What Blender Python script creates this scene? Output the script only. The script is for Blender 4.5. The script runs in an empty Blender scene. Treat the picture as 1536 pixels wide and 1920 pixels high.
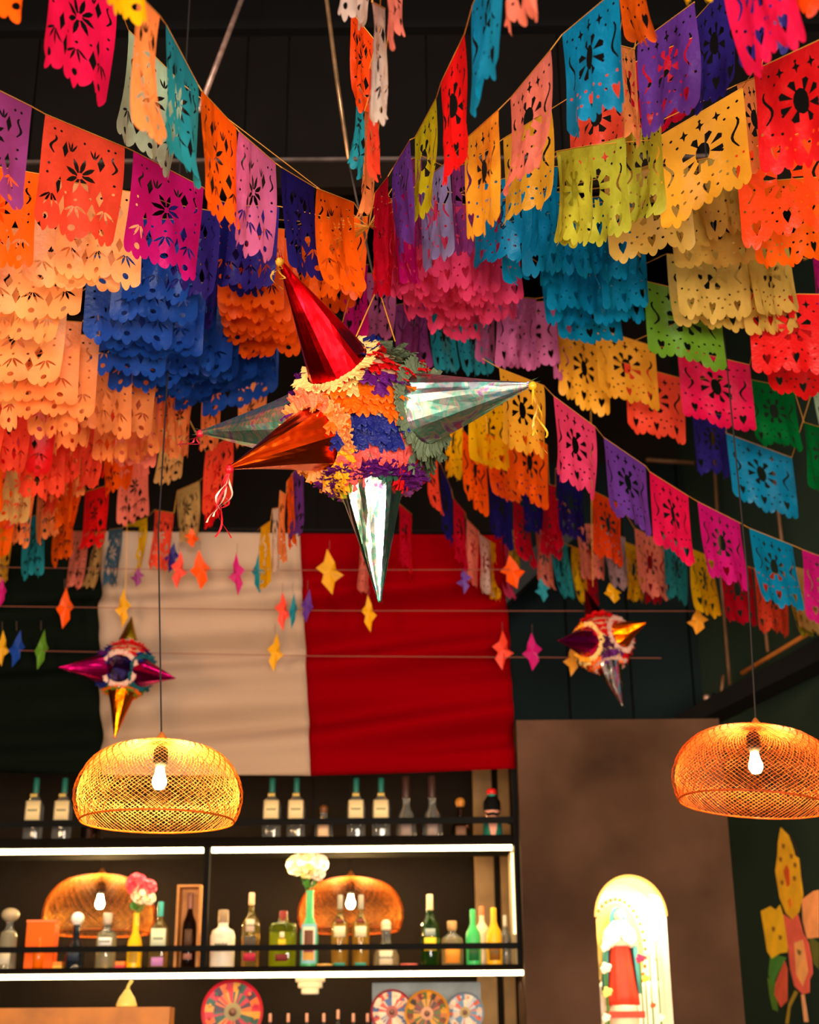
import bpy, math, random
import numpy as np
from mathutils import Vector, Matrix, geometry
R_ = math.radians
random.seed(7); rng = np.random.default_rng(7)
scene = bpy.context.scene

# ------------------------------------------------------------------ camera
FPX = 50/36*1920
TH, RO = R_(21.0), R_(0.5)
CAM = Vector((0, 0, 1.5))
_fw = Vector((0, math.cos(TH), math.sin(TH))); _u = Vector((0, -math.sin(TH), math.cos(TH))); _r = Vector((1, 0, 0))
_r2 = _r*math.cos(RO) - _u*math.sin(RO); _u2 = _u*math.cos(RO) + _r*math.sin(RO)
cam_d = bpy.data.cameras.new('camera'); cam = bpy.data.objects.new('camera', cam_d)
scene.collection.objects.link(cam); scene.camera = cam
m = Matrix((_r2, _u2, -_fw)).transposed().to_4x4(); m.translation = CAM
cam.matrix_world = m
cam_d.sensor_fit = 'VERTICAL'; cam_d.sensor_height = 36; cam_d.sensor_width = 28.8; cam_d.lens = 50
cam_d.dof.use_dof = True; cam_d.dof.focus_distance = 3.5; cam_d.dof.aperture_fstop = 3.2

# ------------------------------------------------------------------ world, light, exposure
w = bpy.data.worlds.new('world'); scene.world = w; w.use_nodes = True
bg = w.node_tree.nodes['Background']; bg.inputs[0].default_value = (1.0, .84, .70, 1); bg.inputs[1].default_value = .26
scene.view_settings.view_transform = 'Standard'; scene.view_settings.look = 'None'
scene.view_settings.exposure = 0.0; scene.view_settings.gamma = 1.0
def area(name, loc, target, size, power, col, sy=None):
    d = bpy.data.lights.new(name, 'AREA'); d.energy = power; d.color = col; d.size = size
    if sy: d.shape = 'RECTANGLE'; d.size_y = sy
    o = bpy.data.objects.new(name, d); scene.collection.objects.link(o)
    o.location = loc; o.rotation_euler = (Vector(target)-Vector(loc)).to_track_quat('-Z', 'Y').to_euler()
    return o
area('front_key', (.6, -2.2, 1.5), (0, 3.8, 3.5), 2.4, 520, (1, .88, .76), 1.3)  # added soft key from low behind the camera, lights the flags frontally
area('top_fill', (-.6, 1.4, 5.2), (0, 3.6, 3.2), 1.2, 60, (1, .92, .84), .8)  # added overhead fill for highlights on top of the big pinata
area('banner_graze_fill', (-.3, 5.2, 4.4), (-.3, 6.2, 2.4), 2.2, 20, (1, .78, .58), .2)  # added grazing light that brings out the banner folds
area('mural_fill', (1.15, 5.2, 2.75), (1.75, 6.4, 1.9), .25, 5, (1, .74, .42))  # added warm fill to brighten the mural, no fixture modelled
area('left_warm_fill', (-2.6, 1.2, 2.2), (-0.8, 4.0, 3.4), .7, 95, (1, .64, .34))  # added warm fill aimed up at the left flag bundle
area('right_warm_fill', (2.3, .6, 2.4), (1.0, 4.0, 3.4), .6, 42, (1, .70, .42))  # added weaker warm fill from the right, well below the ceiling

# ------------------------------------------------------------------ projection helpers (used to survey real positions)
def ray(px, py):
    d = _fw*FPX + _r2*(px-768) + _u2*(960-py); return d
def P(px, py, Y):
    d = ray(px, py); return CAM + d*(Y/d.y)
def hdepth(px, py, h, H):
    """depth at which a drop of H metres below (px,py) spans h pixels"""
    d = ray(px, py); d = d/d.y
    u0, c0 = d.dot(_u2), d.dot(_fw)
    v1 = u0/c0 - h/FPX
    return H*(math.cos(TH) - v1*math.sin(TH))/(c0*h/FPX)

# ------------------------------------------------------------------ materials
MATS = {}
def lin(c):
    return tuple((x/255/12.92 if x/255 <= .04045 else ((x/255+.055)/1.055)**2.4) for x in c) + (1,)
def mat(name, col, rough=.6, metal=0, trans=0, emit=0, bump=0, bscale=40, var=0, alpha=1, spec=.5, ior=1.45):
    if name in MATS: return MATS[name]
    M = bpy.data.materials.new(name); M.use_nodes = True; nt = M.node_tree; b = nt.nodes['Principled BSDF']
    c = lin(col); b.inputs['Base Color'].default_value = c; b.inputs['Roughness'].default_value = rough
    b.inputs['Metallic'].default_value = metal; b.inputs['Transmission Weight'].default_value = trans
    b.inputs['Specular IOR Level'].default_value = spec; b.inputs['IOR'].default_value = ior
    if emit: b.inputs['Emission Color'].default_value = c; b.inputs['Emission Strength'].default_value = emit
    if bump or var:
        tc = nt.nodes.new('ShaderNodeTexCoord'); n = nt.nodes.new('ShaderNodeTexNoise'); n.inputs['Scale'].default_value = bscale; n.inputs['Detail'].default_value = 5
        nt.links.new(tc.outputs['Object'], n.inputs['Vector'])
        if bump:
            bp = nt.nodes.new('ShaderNodeBump'); bp.inputs['Strength'].default_value = bump; bp.inputs['Distance'].default_value = .02
            nt.links.new(n.outputs['Fac'], bp.inputs['Height']); nt.links.new(bp.outputs['Normal'], b.inputs['Normal'])
        if var:
            r = nt.nodes.new('ShaderNodeValToRGB'); r.color_ramp.elements[0].position = .3; r.color_ramp.elements[1].position = .7
            r.color_ramp.elements[0].color = tuple(x*(1-var) for x in c[:3])+(1,); r.color_ramp.elements[1].color = tuple(min(1, x*(1+var)) for x in c[:3])+(1,)
            nt.links.new(n.outputs['Fac'], r.inputs['Fac']); nt.links.new(r.outputs['Color'], b.inputs['Base Color'])
    MATS[name] = M; return M
def paper(name, col, tr=.5, bs=60, bump=.25):
    key = 'paper_'+name
    if key in MATS: return MATS[key]
    M = bpy.data.materials.new(key); M.use_nodes = True; nt = M.node_tree; nt.nodes.remove(nt.nodes['Principled BSDF'])
    out = nt.nodes['Material Output']; c = lin(col)
    d = nt.nodes.new('ShaderNodeBsdfDiffuse'); t = nt.nodes.new('ShaderNodeBsdfTranslucent'); g = nt.nodes.new('ShaderNodeBsdfGlossy')
    g.inputs['Roughness'].default_value = .42; g.inputs['Color'].default_value = (1, 1, 1, 1)
    tc = nt.nodes.new('ShaderNodeTexCoord'); n = nt.nodes.new('ShaderNodeTexNoise'); n.inputs['Scale'].default_value = 9; n.inputs['Detail'].default_value = 3
    nt.links.new(tc.outputs['Object'], n.inputs['Vector'])
    r = nt.nodes.new('ShaderNodeValToRGB'); r.color_ramp.elements[0].position = .35; r.color_ramp.elements[1].position = .65
    r.color_ramp.elements[0].color = tuple(x*.82 for x in c[:3])+(1,); r.color_ramp.elements[1].color = c
    nt.links.new(n.outputs['Fac'], r.inputs['Fac'])
    nt.links.new(r.outputs['Color'], d.inputs['Color']); nt.links.new(r.outputs['Color'], t.inputs['Color'])
    n2 = nt.nodes.new('ShaderNodeTexNoise'); n2.inputs['Scale'].default_value = bs; nt.links.new(tc.outputs['Object'], n2.inputs['Vector'])
    bp = nt.nodes.new('ShaderNodeBump'); bp.inputs['Strength'].default_value = bump; bp.inputs['Distance'].default_value = .01
    nt.links.new(n2.outputs['Fac'], bp.inputs['Height'])
    for s in (d, t, g): nt.links.new(bp.outputs['Normal'], s.inputs['Normal'])
    m1 = nt.nodes.new('ShaderNodeMixShader'); m1.inputs[0].default_value = tr
    m2 = nt.nodes.new('ShaderNodeMixShader'); m2.inputs[0].default_value = .015
    nt.links.new(d.outputs[0], m1.inputs[1]); nt.links.new(t.outputs[0], m1.inputs[2])
    nt.links.new(m1.outputs[0], m2.inputs[1]); nt.links.new(g.outputs[0], m2.inputs[2]); nt.links.new(m2.outputs[0], out.inputs[0])
    MATS[key] = M; return M
def foil(name, col, holo=False, rough=.26):
    key = 'foil_'+name
    if key in MATS: return MATS[key]
    M = bpy.data.materials.new(key); M.use_nodes = True; nt = M.node_tree; b = nt.nodes['Principled BSDF']
    b.inputs['Metallic'].default_value = 1; b.inputs['Roughness'].default_value = rough; b.inputs['Base Color'].default_value = lin(col)
    tc = nt.nodes.new('ShaderNodeTexCoord'); n = nt.nodes.new('ShaderNodeTexNoise'); n.inputs['Scale'].default_value = 13; n.inputs['Detail'].default_value = 2
    nt.links.new(tc.outputs['Object'], n.inputs['Vector'])
    v = nt.nodes.new('ShaderNodeTexVoronoi'); v.inputs['Scale'].default_value = 15; nt.links.new(tc.outputs['Object'], v.inputs['Vector'])
    ad = nt.nodes.new('ShaderNodeMath'); ad.operation = 'ADD'; nt.links.new(n.outputs['Fac'], ad.inputs[0])
    ml = nt.nodes.new('ShaderNodeMath'); ml.operation = 'MULTIPLY'; ml.inputs[1].default_value = .35; nt.links.new(v.outputs['Distance'], ml.inputs[0]); nt.links.new(ml.outputs[0], ad.inputs[1])
    bp = nt.nodes.new('ShaderNodeBump'); bp.inputs['Strength'].default_value = .38; bp.inputs['Distance'].default_value = .012
    nt.links.new(ad.outputs[0], bp.inputs['Height']); nt.links.new(bp.outputs['Normal'], b.inputs['Normal'])
    if holo:
        n3 = nt.nodes.new('ShaderNodeTexNoise'); n3.inputs['Scale'].default_value = 14; n3.inputs['Detail'].default_value = 6; n3.inputs['Distortion'].default_value = 1.5
        nt.links.new(tc.outputs['Object'], n3.inputs['Vector'])
        r = nt.nodes.new('ShaderNodeValToRGB'); cr = r.color_ramp
        cr.elements[0].position = .3; cr.elements[0].color = lin((90, 200, 235)); cr.elements[1].position = .72; cr.elements[1].color = lin((245, 120, 180))
        for p, c in ((.42, (225, 225, 225)), (.5, (120, 230, 215)), (.58, (240, 235, 215)), (.65, (190, 150, 240))):
            e = cr.elements.new(p); e.color = lin(c)
        nt.links.new(n3.outputs['Fac'], r.inputs['Fac']); nt.links.new(r.outputs['Color'], b.inputs['Base Color'])
    MATS[key] = M; return M

# ------------------------------------------------------------------ object helpers
COL = scene.collection
def link(o, parent=None):
    COL.objects.link(o)
    if parent: o.parent = parent; o.matrix_parent_inverse = Matrix.Translation(-parent.location) if parent.type == 'EMPTY' or True else Matrix()
    return o
def meshobj(name, verts, faces, material, parent=None, smooth=False, label=None, mats=None, fm=None):
    me = bpy.data.meshes.new(name)
    if not isinstance(verts, list): verts = verts.tolist() if hasattr(verts, 'tolist') else list(verts)
    # object origin at the piece's own centre
    n = len(verts)
    cx = sum(v[0] for v in verts)/n; cy = sum(v[1] for v in verts)/n; cz = sum(v[2] for v in verts)/n
    me.from_pydata([(v[0]-cx, v[1]-cy, v[2]-cz) for v in verts], [], faces)
    for mm in (mats or [material]): me.materials.append(mm)
    if fm: me.polygons.foreach_set('material_index', fm)
    if smooth: me.polygons.foreach_set('use_smooth', [True]*len(faces))
    me.update()
    o = bpy.data.objects.new(name, me); COL.objects.link(o)
    o.location = (cx, cy, cz)
    if parent is not None:
        o.parent = parent
        p = Vector((0, 0, 0)); q = parent
        while q is not None: p += q.location; q = q.parent
        o.location = Vector((cx, cy, cz)) - p
    if label: o['label'] = label
    return o
def thing(name, label, cat, loc, group=None, kind=None):
    o = bpy.data.objects.new(name, None); COL.objects.link(o); o.location = loc; o.empty_display_size = .05
    return tag(o, label, cat, group, kind)
def tag(o, label=None, cat=None, group=None, kind=None):
    if label: o['label'] = label
    if cat: o['category'] = cat
    if group: o['group'] = group
    if kind: o['kind'] = kind
    return o
class MB:
    def __init__(s): s.v = []; s.f = []; s.m = []; s.cur = 0
    def add(s, vs, fs):
        n = len(s.v); s.v += [tuple(x) for x in vs]; s.f += [tuple(i+n for i in f) for f in fs]; s.m += [s.cur]*len(fs); return s
    def box(s, a, b):
        (x0, y0, z0), (x1, y1, z1) = a, b
        return s.add([(x0,y0,z0),(x1,y0,z0),(x1,y1,z0),(x0,y1,z0),(x0,y0,z1),(x1,y0,z1),(x1,y1,z1),(x0,y1,z1)],
              [(0,3,2,1),(4,5,6,7),(0,1,5,4),(1,2,6,5),(2,3,7,6),(3,0,4,7)])
    def tube(s, pts, r, n=8, caps=True):
        pts = [Vector(p) for p in pts]; rs = r if isinstance(r, (list, tuple)) else [r]*len(pts)
        vs = []; fs = []
        t0 = (pts[1]-pts[0]).normalized(); ref = Vector((0, 0, 1)) if abs(t0.z) < .9 else Vector((1, 0, 0))
        a = t0.cross(ref).normalized()
        for i, p in enumerate(pts):
            t = (pts[min(i+1, len(pts)-1)]-pts[max(i-1, 0)]).normalized()
            a = (a - t*a.dot(t)).normalized(); b = t.cross(a)
            for k in range(n):
                an = 2*math.pi*k/n; vs.append(p + (a*math.cos(an)+b*math.sin(an))*rs[i])
        for i in range(len(pts)-1):
            for k in range(n): fs.append((i*n+k, i*n+(k+1) % n, (i+1)*n+(k+1) % n, (i+1)*n+k))
        if caps: fs.append(tuple(range(n))[::-1]); fs.append(tuple((len(pts)-1)*n+k for k in range(n)))
        return s.add(vs, fs)
    def lathe(s, prof, c, n=20, sx=1, sy=1, sq=0, cap=True):
        vs = []; fs = []
        for r, z in prof:
            for k in range(n):
                a = 2*math.pi*(k+.5)/n; q = 1
                if sq: q = (abs(math.cos(a))**sq + abs(math.sin(a))**sq)**(-1/sq)
                vs.append((c[0]+r*q*sx*math.cos(a), c[1]+r*q*sy*math.sin(a), c[2]+z))
        for i in range(len(prof)-1):
            for k in range(n): fs.append((i*n+k, i*n+(k+1) % n, (i+1)*n+(k+1) % n, (i+1)*n+k))
        if cap: fs.append(tuple(range(n))[::-1]); fs.append(tuple((len(prof)-1)*n+k for k in range(n)))
        return s.add(vs, fs)
    def ball(s, c, r, n=12, sx=1, sy=1, sz=1):
        k = max(5, n//2); prof = [(max(1e-4, r*math.sin(math.pi*i/k)), -r*sz*math.cos(math.pi*i/k)) for i in range(k+1)]
        return s.lathe(prof, c, n, sx, sy)
    def out(s, name, material, parent=None, smooth=False, label=None, mats=None):
        return meshobj(name, s.v, s.f, material, parent, smooth, label, mats, s.m if mats else None)
# ------------------------------------------------------------------ room shell
M_dark = mat('charcoal_paint', (26, 21, 18), .85, spec=.1, var=.25, bscale=1.5, bump=.1)
M_teal = mat('dark_teal_paint', (18, 28, 29), .85, spec=.1, var=.2, bscale=1.2, bump=.08)
M_black = mat('black_metal', (9, 8, 8), .8, spec=.15, bump=.05)
M_plast = mat('brown_plaster', (68, 47, 35), .9, spec=.1, var=.6, bscale=1.9, bump=.25)
M_sheet = mat('black_sheet_metal', (15, 12, 10), .85, spec=.08, var=.3, bscale=2, bump=.12)
M_floor = mat('floor_tile', (70, 52, 40), .6, var=.2, bscale=2)
def struct(mb, name, material):
    o = mb.out(name, material); o['kind'] = 'structure'; return o
struct(MB().box((-4.5, -1.5, -.1), (3.8, 8.2, 0)), 'floor', M_floor)
struct(MB().box((-4.5, 7.4, 0), (2.2, 7.55, 5.6)), 'wall_back', M_dark)
struct(MB().box((-4.65, 1.0, 0), (-4.5, 7.55, 5.6)), 'wall_left', M_dark)
# right wall runs slightly outwards towards the viewer
wr0 = Vector((1.52, 7.4, 0)); wd = Vector((.276, -.961, 0)).normalized(); wn = Vector((-wd.y, wd.x, 0))*-1
wn = Vector((.961, .276, 0))
mb = MB(); a = wr0; b_ = wr0 + wd*4.4; t = wn*.12
mb.add([a, b_, b_+t, a+t, a+Vector((0,0,5.6)), b_+Vector((0,0,5.6)), b_+t+Vector((0,0,5.6)), a+t+Vector((0,0,5.6))],
       [(0,3,2,1),(4,5,6,7),(0,1,5,4),(1,2,6,5),(2,3,7,6),(3,0,4,7)])
wr = struct(mb, 'wall_right', mat('green_paint', (30, 42, 34), .85, spec=.1, var=.2, bscale=1.5, bump=.08))
struct(MB().box((-4.65, 1.0, 5.6), (3.8, 7.6, 5.75)), 'ceiling', mat('black_boards', (6, 5, 4), .95, spec=.03, var=.3, bscale=3))
# tall panels on the back wall right of the banner
xs = [P(x, 1200, 7.36).x for x in (955, 1062, 1178, 1292, 1400)] 
ow = bpy.data.objects['wall_back']
for i in range(4):
    MB().box((xs[i]+.006, 7.345, .05), (xs[i+1]-.006, 7.398, 4.6)).out('wall_panel', M_teal, ow)
# rafters under the ceiling and the sheet-metal duct
for i in range(9):
    y = 2.6+.42*i
    struct(MB().box((-4.4, y, 5.42), (3.0, y+.09, 5.6)), 'trim_%d' % (i+1), M_black)
zt, zb = P(600, 62, 4.75).z, P(600, 300, 4.75).z
duct = thing('ceiling_duct', 'wide black sheet-metal duct spanning under the dark ceiling rafters', 'duct', (0, 4.9, zb))
edges = [-3.0] + [P(x, 180, 4.75).x for x in (-280, 65, 263, 462, 540, 800, 1050, 1300)] + [2.4]
for i in range(len(edges)-1):
    MB().box((edges[i]+.004, 4.75, zb+.01), (edges[i+1]-.004, 4.77, zt-.01)).out('panel', M_sheet, duct)
MB().box((-3.0, 4.775, zb), (2.4, 5.2, zt)).out('duct_body', M_black, duct)
M_lip = mat('worn_metal_lip', (92, 76, 70), .5, metal=.4, var=.5, bscale=14)
for z in (zb-.012, zt):
    MB().box((-3.0, 4.735, z), (2.4, 4.775, z+.014)).out('flange', M_lip, duct, label='scuffed grey duct flange')
MB().box((-3.0, 4.745, zb-.13), (2.4, 4.80, zb-.014)).out('lower_fascia', mat('brown_fascia', (24, 17, 12), .9, spec=.1, var=.3, bscale=5), duct)

# poles, rods and wires near the ceiling
def rod(name, label, cat, pts, r, material, pn='tube', end=None, **k):
    o = thing(name, label, cat, Vector(pts[0]))
    MB().tube(pts, r, 8).out(pn, material, o, True)
    return o
M_pipe = mat('pale_pipe', (150, 118, 104), .4, metal=.5, var=.35, bscale=25)
o = rod('ceiling_pole', 'slanting pale metal pole under the ceiling, left of the hanging rope', 'pole', [P(487, -90, 4.3), P(374, 205, 3.95)], .0105, M_pipe)
MB().ball(P(374, 205, 3.95), .0125).out('end_cap', M_pipe, o)
M_cord = mat('dark_cord', (58, 44, 34), .8); M_gold = mat('gold_cord', (205, 140, 30), .6)
HUB = P(692, 425, hdepth(692, 425, 178, .28))
KN = P(708, 541, 3.42)
o = thing('hanging_rod', 'long brass-coloured rod with dark rope that the big star pinata hangs from', 'rod', P(605, -60, 3.7))
MB().tube([P(560, -400, 3.7), P(605, -60, 3.62), P(632, 150, 3.56), P(654, 300, 3.5)], [.0075, .0075, .0075, .0065], 8).out('rod', mat('brass_rod', (150, 112, 78), .35, metal=.7, var=.3, bscale=20), o, True)
MB().tube([P(654, 300, 3.5), P(668, 370, 3.47), P(684, 440, 3.45), P(696, 500, 3.43), KN], .0035, 6).out('rope', M_cord, o, True, label='dark rope')
M_rod = mat('brown_rod', (104, 70, 44), .6, var=.3, bscale=10)
for i, (pts, lab) in enumerate([([(1336, 800, 6.9), (1352, 1080, 6.9), (1369, 1285, 6.9)], 'brown vertical rod behind the cyan paper flag on the right'),
      ([(1448, 860, 6.3), (1466, 1012, 6.3), (1476, 1120, 6.3)], 'brown rod hanging behind the blue flag at far right'),
      ([(1430, 1120, 6.2), (1440, 1222, 6.2)], 'short brown rod resting on the slanted tray rail')]):
    rod('hanging_rod', lab, 'rod', [P(*p) for p in pts], .008, M_rod)
o = rod('metal_bar', 'short horizontal pipe under the dark ceiling beside the coral flags', 'pipe', [P(1212, 862, 7.0), P(1302, 868, 7.0)], .012, M_rod)
o = thing('cable_tray', 'dark slanted cable tray with an orange-brown rail beside the right wall', 'cable tray', P(1290, 1330, 6.6))
MB().tube([P(1392, 1262, 6.55), P(1500, 1197, 6.1), P(1620, 1125, 5.7)], .011, 8).out('rail', mat('orange_rail', (176, 104, 42), .5), o, True, label='orange-brown rail')
a = [P(1262, 1345, 6.6), P(1620, 1150, 5.75), P(1620, 1195, 5.75), P(1262, 1375, 6.6)]
b = [p+Vector((.10, .12, 0)) for p in a]
MB().add(a+b, [(0,1,2,3),(7,6,5,4),(0,4,5,1),(3,2,6,7),(0,3,7,4),(1,5,6,2)]).out('tray', M_black, o)
o = thing('ceiling_spotlight', 'small dark spotlight bracket above the plaster pillar corner', 'spotlight', P(1350, 1300, 6.5))
c = P(1362, 1312, 6.45)
MB().tube([c+Vector((-.07, 0, .0)), c+Vector((.05, -.02, -.03))], [.035, .028], 12).out('lamp_housing', M_black, o, True)
MB().tube([c+Vector((-.02, 0, .03)), c+Vector((.0, .02, .12))], .008, 6).out('bracket', M_rod, o, True)
MB().ball(c+Vector((-.09, 0, .01)), .016).out('knob', M_pipe, o, True)
# diagonal dark brace behind the banner's right end
o = thing('roof_brace', 'dark diagonal roof brace rising right of the red banner stripe', 'beam', P(940, 1140, 7.0))
a = [P(930, 1090, 7.15), P(1075, 960, 7.15), P(1075, 1010, 7.15), P(930, 1150, 7.15)]; b = [p+Vector((0, .1, 0)) for p in a]
MB().add(a+b, [(0,1,2,3),(7,6,5,4),(0,4,5,1),(3,2,6,7),(0,3,7,4),(1,5,6,2)]).out('beam', mat('grey_beam', (44, 44, 44), .7), o)

# ------------------------------------------------------------------ banner (tricolour cloth)
def cloth(name, corners, material, parent, nx, nz, fn, label=None):
    tl, tr, br, bl = corners; v = []; f = []
    for j in range(nz+1):
        for i in range(nx+1):
            s, t = i/nx, j/nz
            p = tl*(1-s)*(1-t)+tr*s*(1-t)+br*s*t+bl*(1-s)*t
            v.append(p + Vector((0, fn(p.x, t), 0)))
    for j in range(nz):
        for i in range(nx): a = j*(nx+1)+i; f.append((a, a+nx+1, a+nx+2, a+1))
    o = meshobj(name, [tuple(x) for x in v], f, material, parent, True, label)
    md = o.modifiers.new('thickness', 'SOLIDIFY'); md.thickness = .002
    return o
def folds(x, t):
    e = min(1, t*4)
    return e*2.1*(.016*math.sin(t*21+2.2*x+.9*math.sin(2.1*x)) + .010*math.sin(t*43+3.1*x+1) + .012*math.sin(3*x+5*t))
YB = 6.12
ban = thing('tricolour_banner', 'large wrinkled green, white and red cloth banner hung above the bar', 'banner', P(570, 1000, YB))
cA, cB, cC, cD = P(-200, 992, YB), P(188, 996, YB), P(562, 1000, YB), P(945, 1004, YB)
dA, dB, dC, dD = P(-200, 1449, YB), P(190, 1452, YB), P(583, 1456, YB), P(967, 1441, YB)
def clm(n, c): return mat(n, c, .95, spec=0, bump=.12, bscale=220)
cloth('green_panel', (cA, cB, dB, dA), clm('banner_green', (12, 17, 12)), ban, 14, 60, folds, 'very dark green stripe')
cloth('white_panel', (cB, cC, dC, dB), clm('banner_white', (160, 136, 116)), ban, 24, 60, folds, 'off-white stripe')
cloth('red_panel', (cC, cD, dD, dC), clm('banner_red', (112, 0, 5)), ban, 24, 60, folds, 'deep red stripe')
MB().tube([cA+Vector((0, .0, .015)), cD+Vector((.03, 0, .012))], .01, 8).out('hanging_rail', M_black, ban, True)

# ------------------------------------------------------------------ plaster pillar with arched niche
YC = 6.05
xl, xr = P(977, 1600, YC).x, P(1370, 1600, YC).x; ztop = P(1160, 1349, YC).z
nl, nr = P(1122, 1800, YC).x, P(1255, 1800, YC).x; nt_ = P(1183, 1643, YC).z; nb = 1.30
rad = (nr-nl)/2; cxn = (nl+nr)/2; zc = nt_-rad*1.12
hole = [(nr, nb)]+[(cxn+rad*math.cos(a), zc+rad*1.12*math.sin(a)) for a in np.linspace(0, math.pi, 28)]+[(nl, nb)]
outer = [(xl, 0), (xr, 0), (xr, ztop), (xl, ztop)]
tes = geometry.tessellate_polygon([[Vector((x, z, 0)) for x, z in outer], [Vector((x, z, 0)) for x, z in hole]])
pts = outer+hole; D2 = .45
v = [(x, YC, z) for x, z in pts]; f = [tuple(t) for t in tes]
n0 = len(v); v += [(xl, YC+D2, 0), (xr, YC+D2, 0), (xr, YC+D2, ztop), (xl, YC+D2, ztop)]
f += [(0, 3, n0+3, n0), (1, n0+1, n0+2, 2), (3, 2, n0+2, n0+3), (n0+1, n0, n0+3, n0+2)]
pil = meshobj('wall_pillar', v, f, M_plast); pil['kind'] = 'structure'
nh = len(hole); v = [(x, YC+.001, z) for x, z in hole]+[(x, YC+.28, z) for x, z in hole]
f = [(i, (i+1) % nh, (i+1) % nh+nh, i+nh) for i in range(nh)]+[tuple(range(nh, 2*nh))]
M_niche = mat('white_niche', (250, 240, 222), .6)
meshobj('niche_lining', v, f, M_niche, pil, label='brightly lit white niche lining')
v = []; f = []
for k, (x, z) in enumerate(hole[1:-1]):
    d = Vector((x-cxn, z-zc)).normalized()*.006
    v += [(x+d.x, YC-.004, z+d.y), (x-d.x*.6, YC-.004, z-d.y*.6), (x-d.x*.6, YC+.01, z-d.y*.6)]
for k in range(len(hole)-3): f += [(3*k, 3*k+1, 3*k+4, 3*k+3), (3*k+1, 3*k+2, 3*k+5, 3*k+4)]
meshobj('niche_edge', v, f, mat('gilt_edge', (240, 190, 90), .4, metal=.3), pil, label='thin gilt edge of the niche')
area('niche_lamp', (cxn+.05, YC+.06, nt_-.07), (cxn, YC+.2, 1.4), .16, 3.8, (1, .86, .62))
area('niche_lamp', (cxn+.05, YC+.05, 1.42), (cxn, YC+.2, 1.9), .16, 1.0, (1, .80, .50))

# statue in the niche
st = thing('religious_statue', 'painted statue of a veiled praying woman in red robe, standing in the lit niche', 'statue', (P(1166, 1800, 6.2).x, 6.2, nb))
sx = P(1164, 1800, 6.2).x; zb_ = P(1166, 1885, 6.2).z; zt_ = P(1160, 1702, 6.2).z; hh = zt_-zb_
M_red = mat('robe_red', (215, 60, 30), .6, var=.15, bscale=30); M_clk = mat('cloak_teal', (70, 150, 150), .6); M_skin = mat('painted_skin', (225, 175, 140), .6)
def folded(mb, prof, c, n, amp, k, sx_=1, sy_=1):
    vs = []; fs = []
    for r, z in prof:
        for i in range(n):
            a = 2*math.pi*i/n; q = 1+amp*math.sin(k*a+z*9)
            vs.append((c[0]+r*q*sx_*math.cos(a), c[1]+r*q*sy_*math.sin(a), c[2]+z))
    for j in range(len(prof)-1):
        for i in range(n): fs.append((j*n+i, j*n+(i+1) % n, (j+1)*n+(i+1) % n, (j+1)*n+i))
    fs.append(tuple(range(n))[::-1]); fs.append(tuple((len(prof)-1)*n+i for i in range(n)))
    mb.add(vs, fs)
mb = MB(); folded(mb, [(.17*hh, 0), (.165*hh, .1*hh), (.13*hh, .35*hh), (.11*hh, .52*hh), (.10*hh, .6*hh), (.12*hh, .7*hh), (.13*hh, .76*hh), (.05*hh, .82*hh), (.035*hh, .86*hh)], (sx, 6.2, zb_), 40, .09, 9, 1, .75)
mb.out('robe', M_red, st, True, label='orange-red pleated robe')
mb = MB()
vs = []; fs = []; n = 22
prof = [(.21*hh, .12*hh), (.20*hh, .3*hh), (.19*hh, .5*hh), (.185*hh, .66*hh), (.16*hh, .76*hh), (.09*hh, .85*hh), (.085*hh, .92*hh), (.06*hh, .985*hh), (.01*hh, 1.01*hh)]
for r, z in prof:
    for i in range(n+1):
        a = R_(-40)+R_(260)*i/n; q = 1+.06*math.sin(7*a+z*12); vs.append((sx+r*q*math.cos(a), 6.215+r*q*.8*math.sin(a), zb_+z))
for j in range(len(prof)-1):
    for i in range(n): fs.append((j*(n+1)+i, j*(n+1)+i+1, (j+1)*(n+1)+i+1, (j+1)*(n+1)+i))
mb.add(vs, fs); ck = mb.out('cloak', M_clk, st, True, label='teal mantle with pale veil'); ck.modifiers.new('thickness', 'SOLIDIFY').thickness = .004
mb = MB(); folded(mb, [(.17*hh, .60*hh), (.18*hh, .68*hh), (.16*hh, .76*hh), (.09*hh, .83*hh), (.06*hh, .86*hh)], (sx, 6.195, zb_), 28, .05, 8, 1, .7)
mb.out('collar_shawl', mat('cream_cloth', (245, 232, 205), .7), st, True, label='cream shawl over the shoulders')
mb = MB(); mb.ball((sx, 6.19, zb_+.91*hh), .052*hh, 16, .85, .9, 1.25); mb.ball((sx, 6.19-.05*hh, zb_+.90*hh), .009*hh, 8, 1, 1, 1.5)
hd = mb.out('head', M_skin, st, True)
mb = MB()
for s in (-1, 1): mb.ball((sx+s*.018*hh, 6.19-.045*hh, zb_+.915*hh), .006*hh, 6)
mb.box((sx-.012*hh, 6.19-.052*hh, zb_+.873*hh), (sx+.012*hh, 6.19-.046*hh, zb_+.877*hh))
mb.out('face_paint', mat('face_paint', (90, 45, 30), .6), hd)
mb = MB()
for s in (-1, 1):
    mb.tube([(sx+s*.12*hh, 6.19, zb_+.70*hh), (sx+s*.10*hh, 6.19-.09*hh, zb_+.60*hh), (sx+s*.015*hh, 6.19-.14*hh, zb_+.66*hh)], [.035*hh, .03*hh, .016*hh], 8)
slv = mb.out('sleeves', mat('cream_cloth', (245, 232, 205), .7), st, True)
mb = MB()
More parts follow.
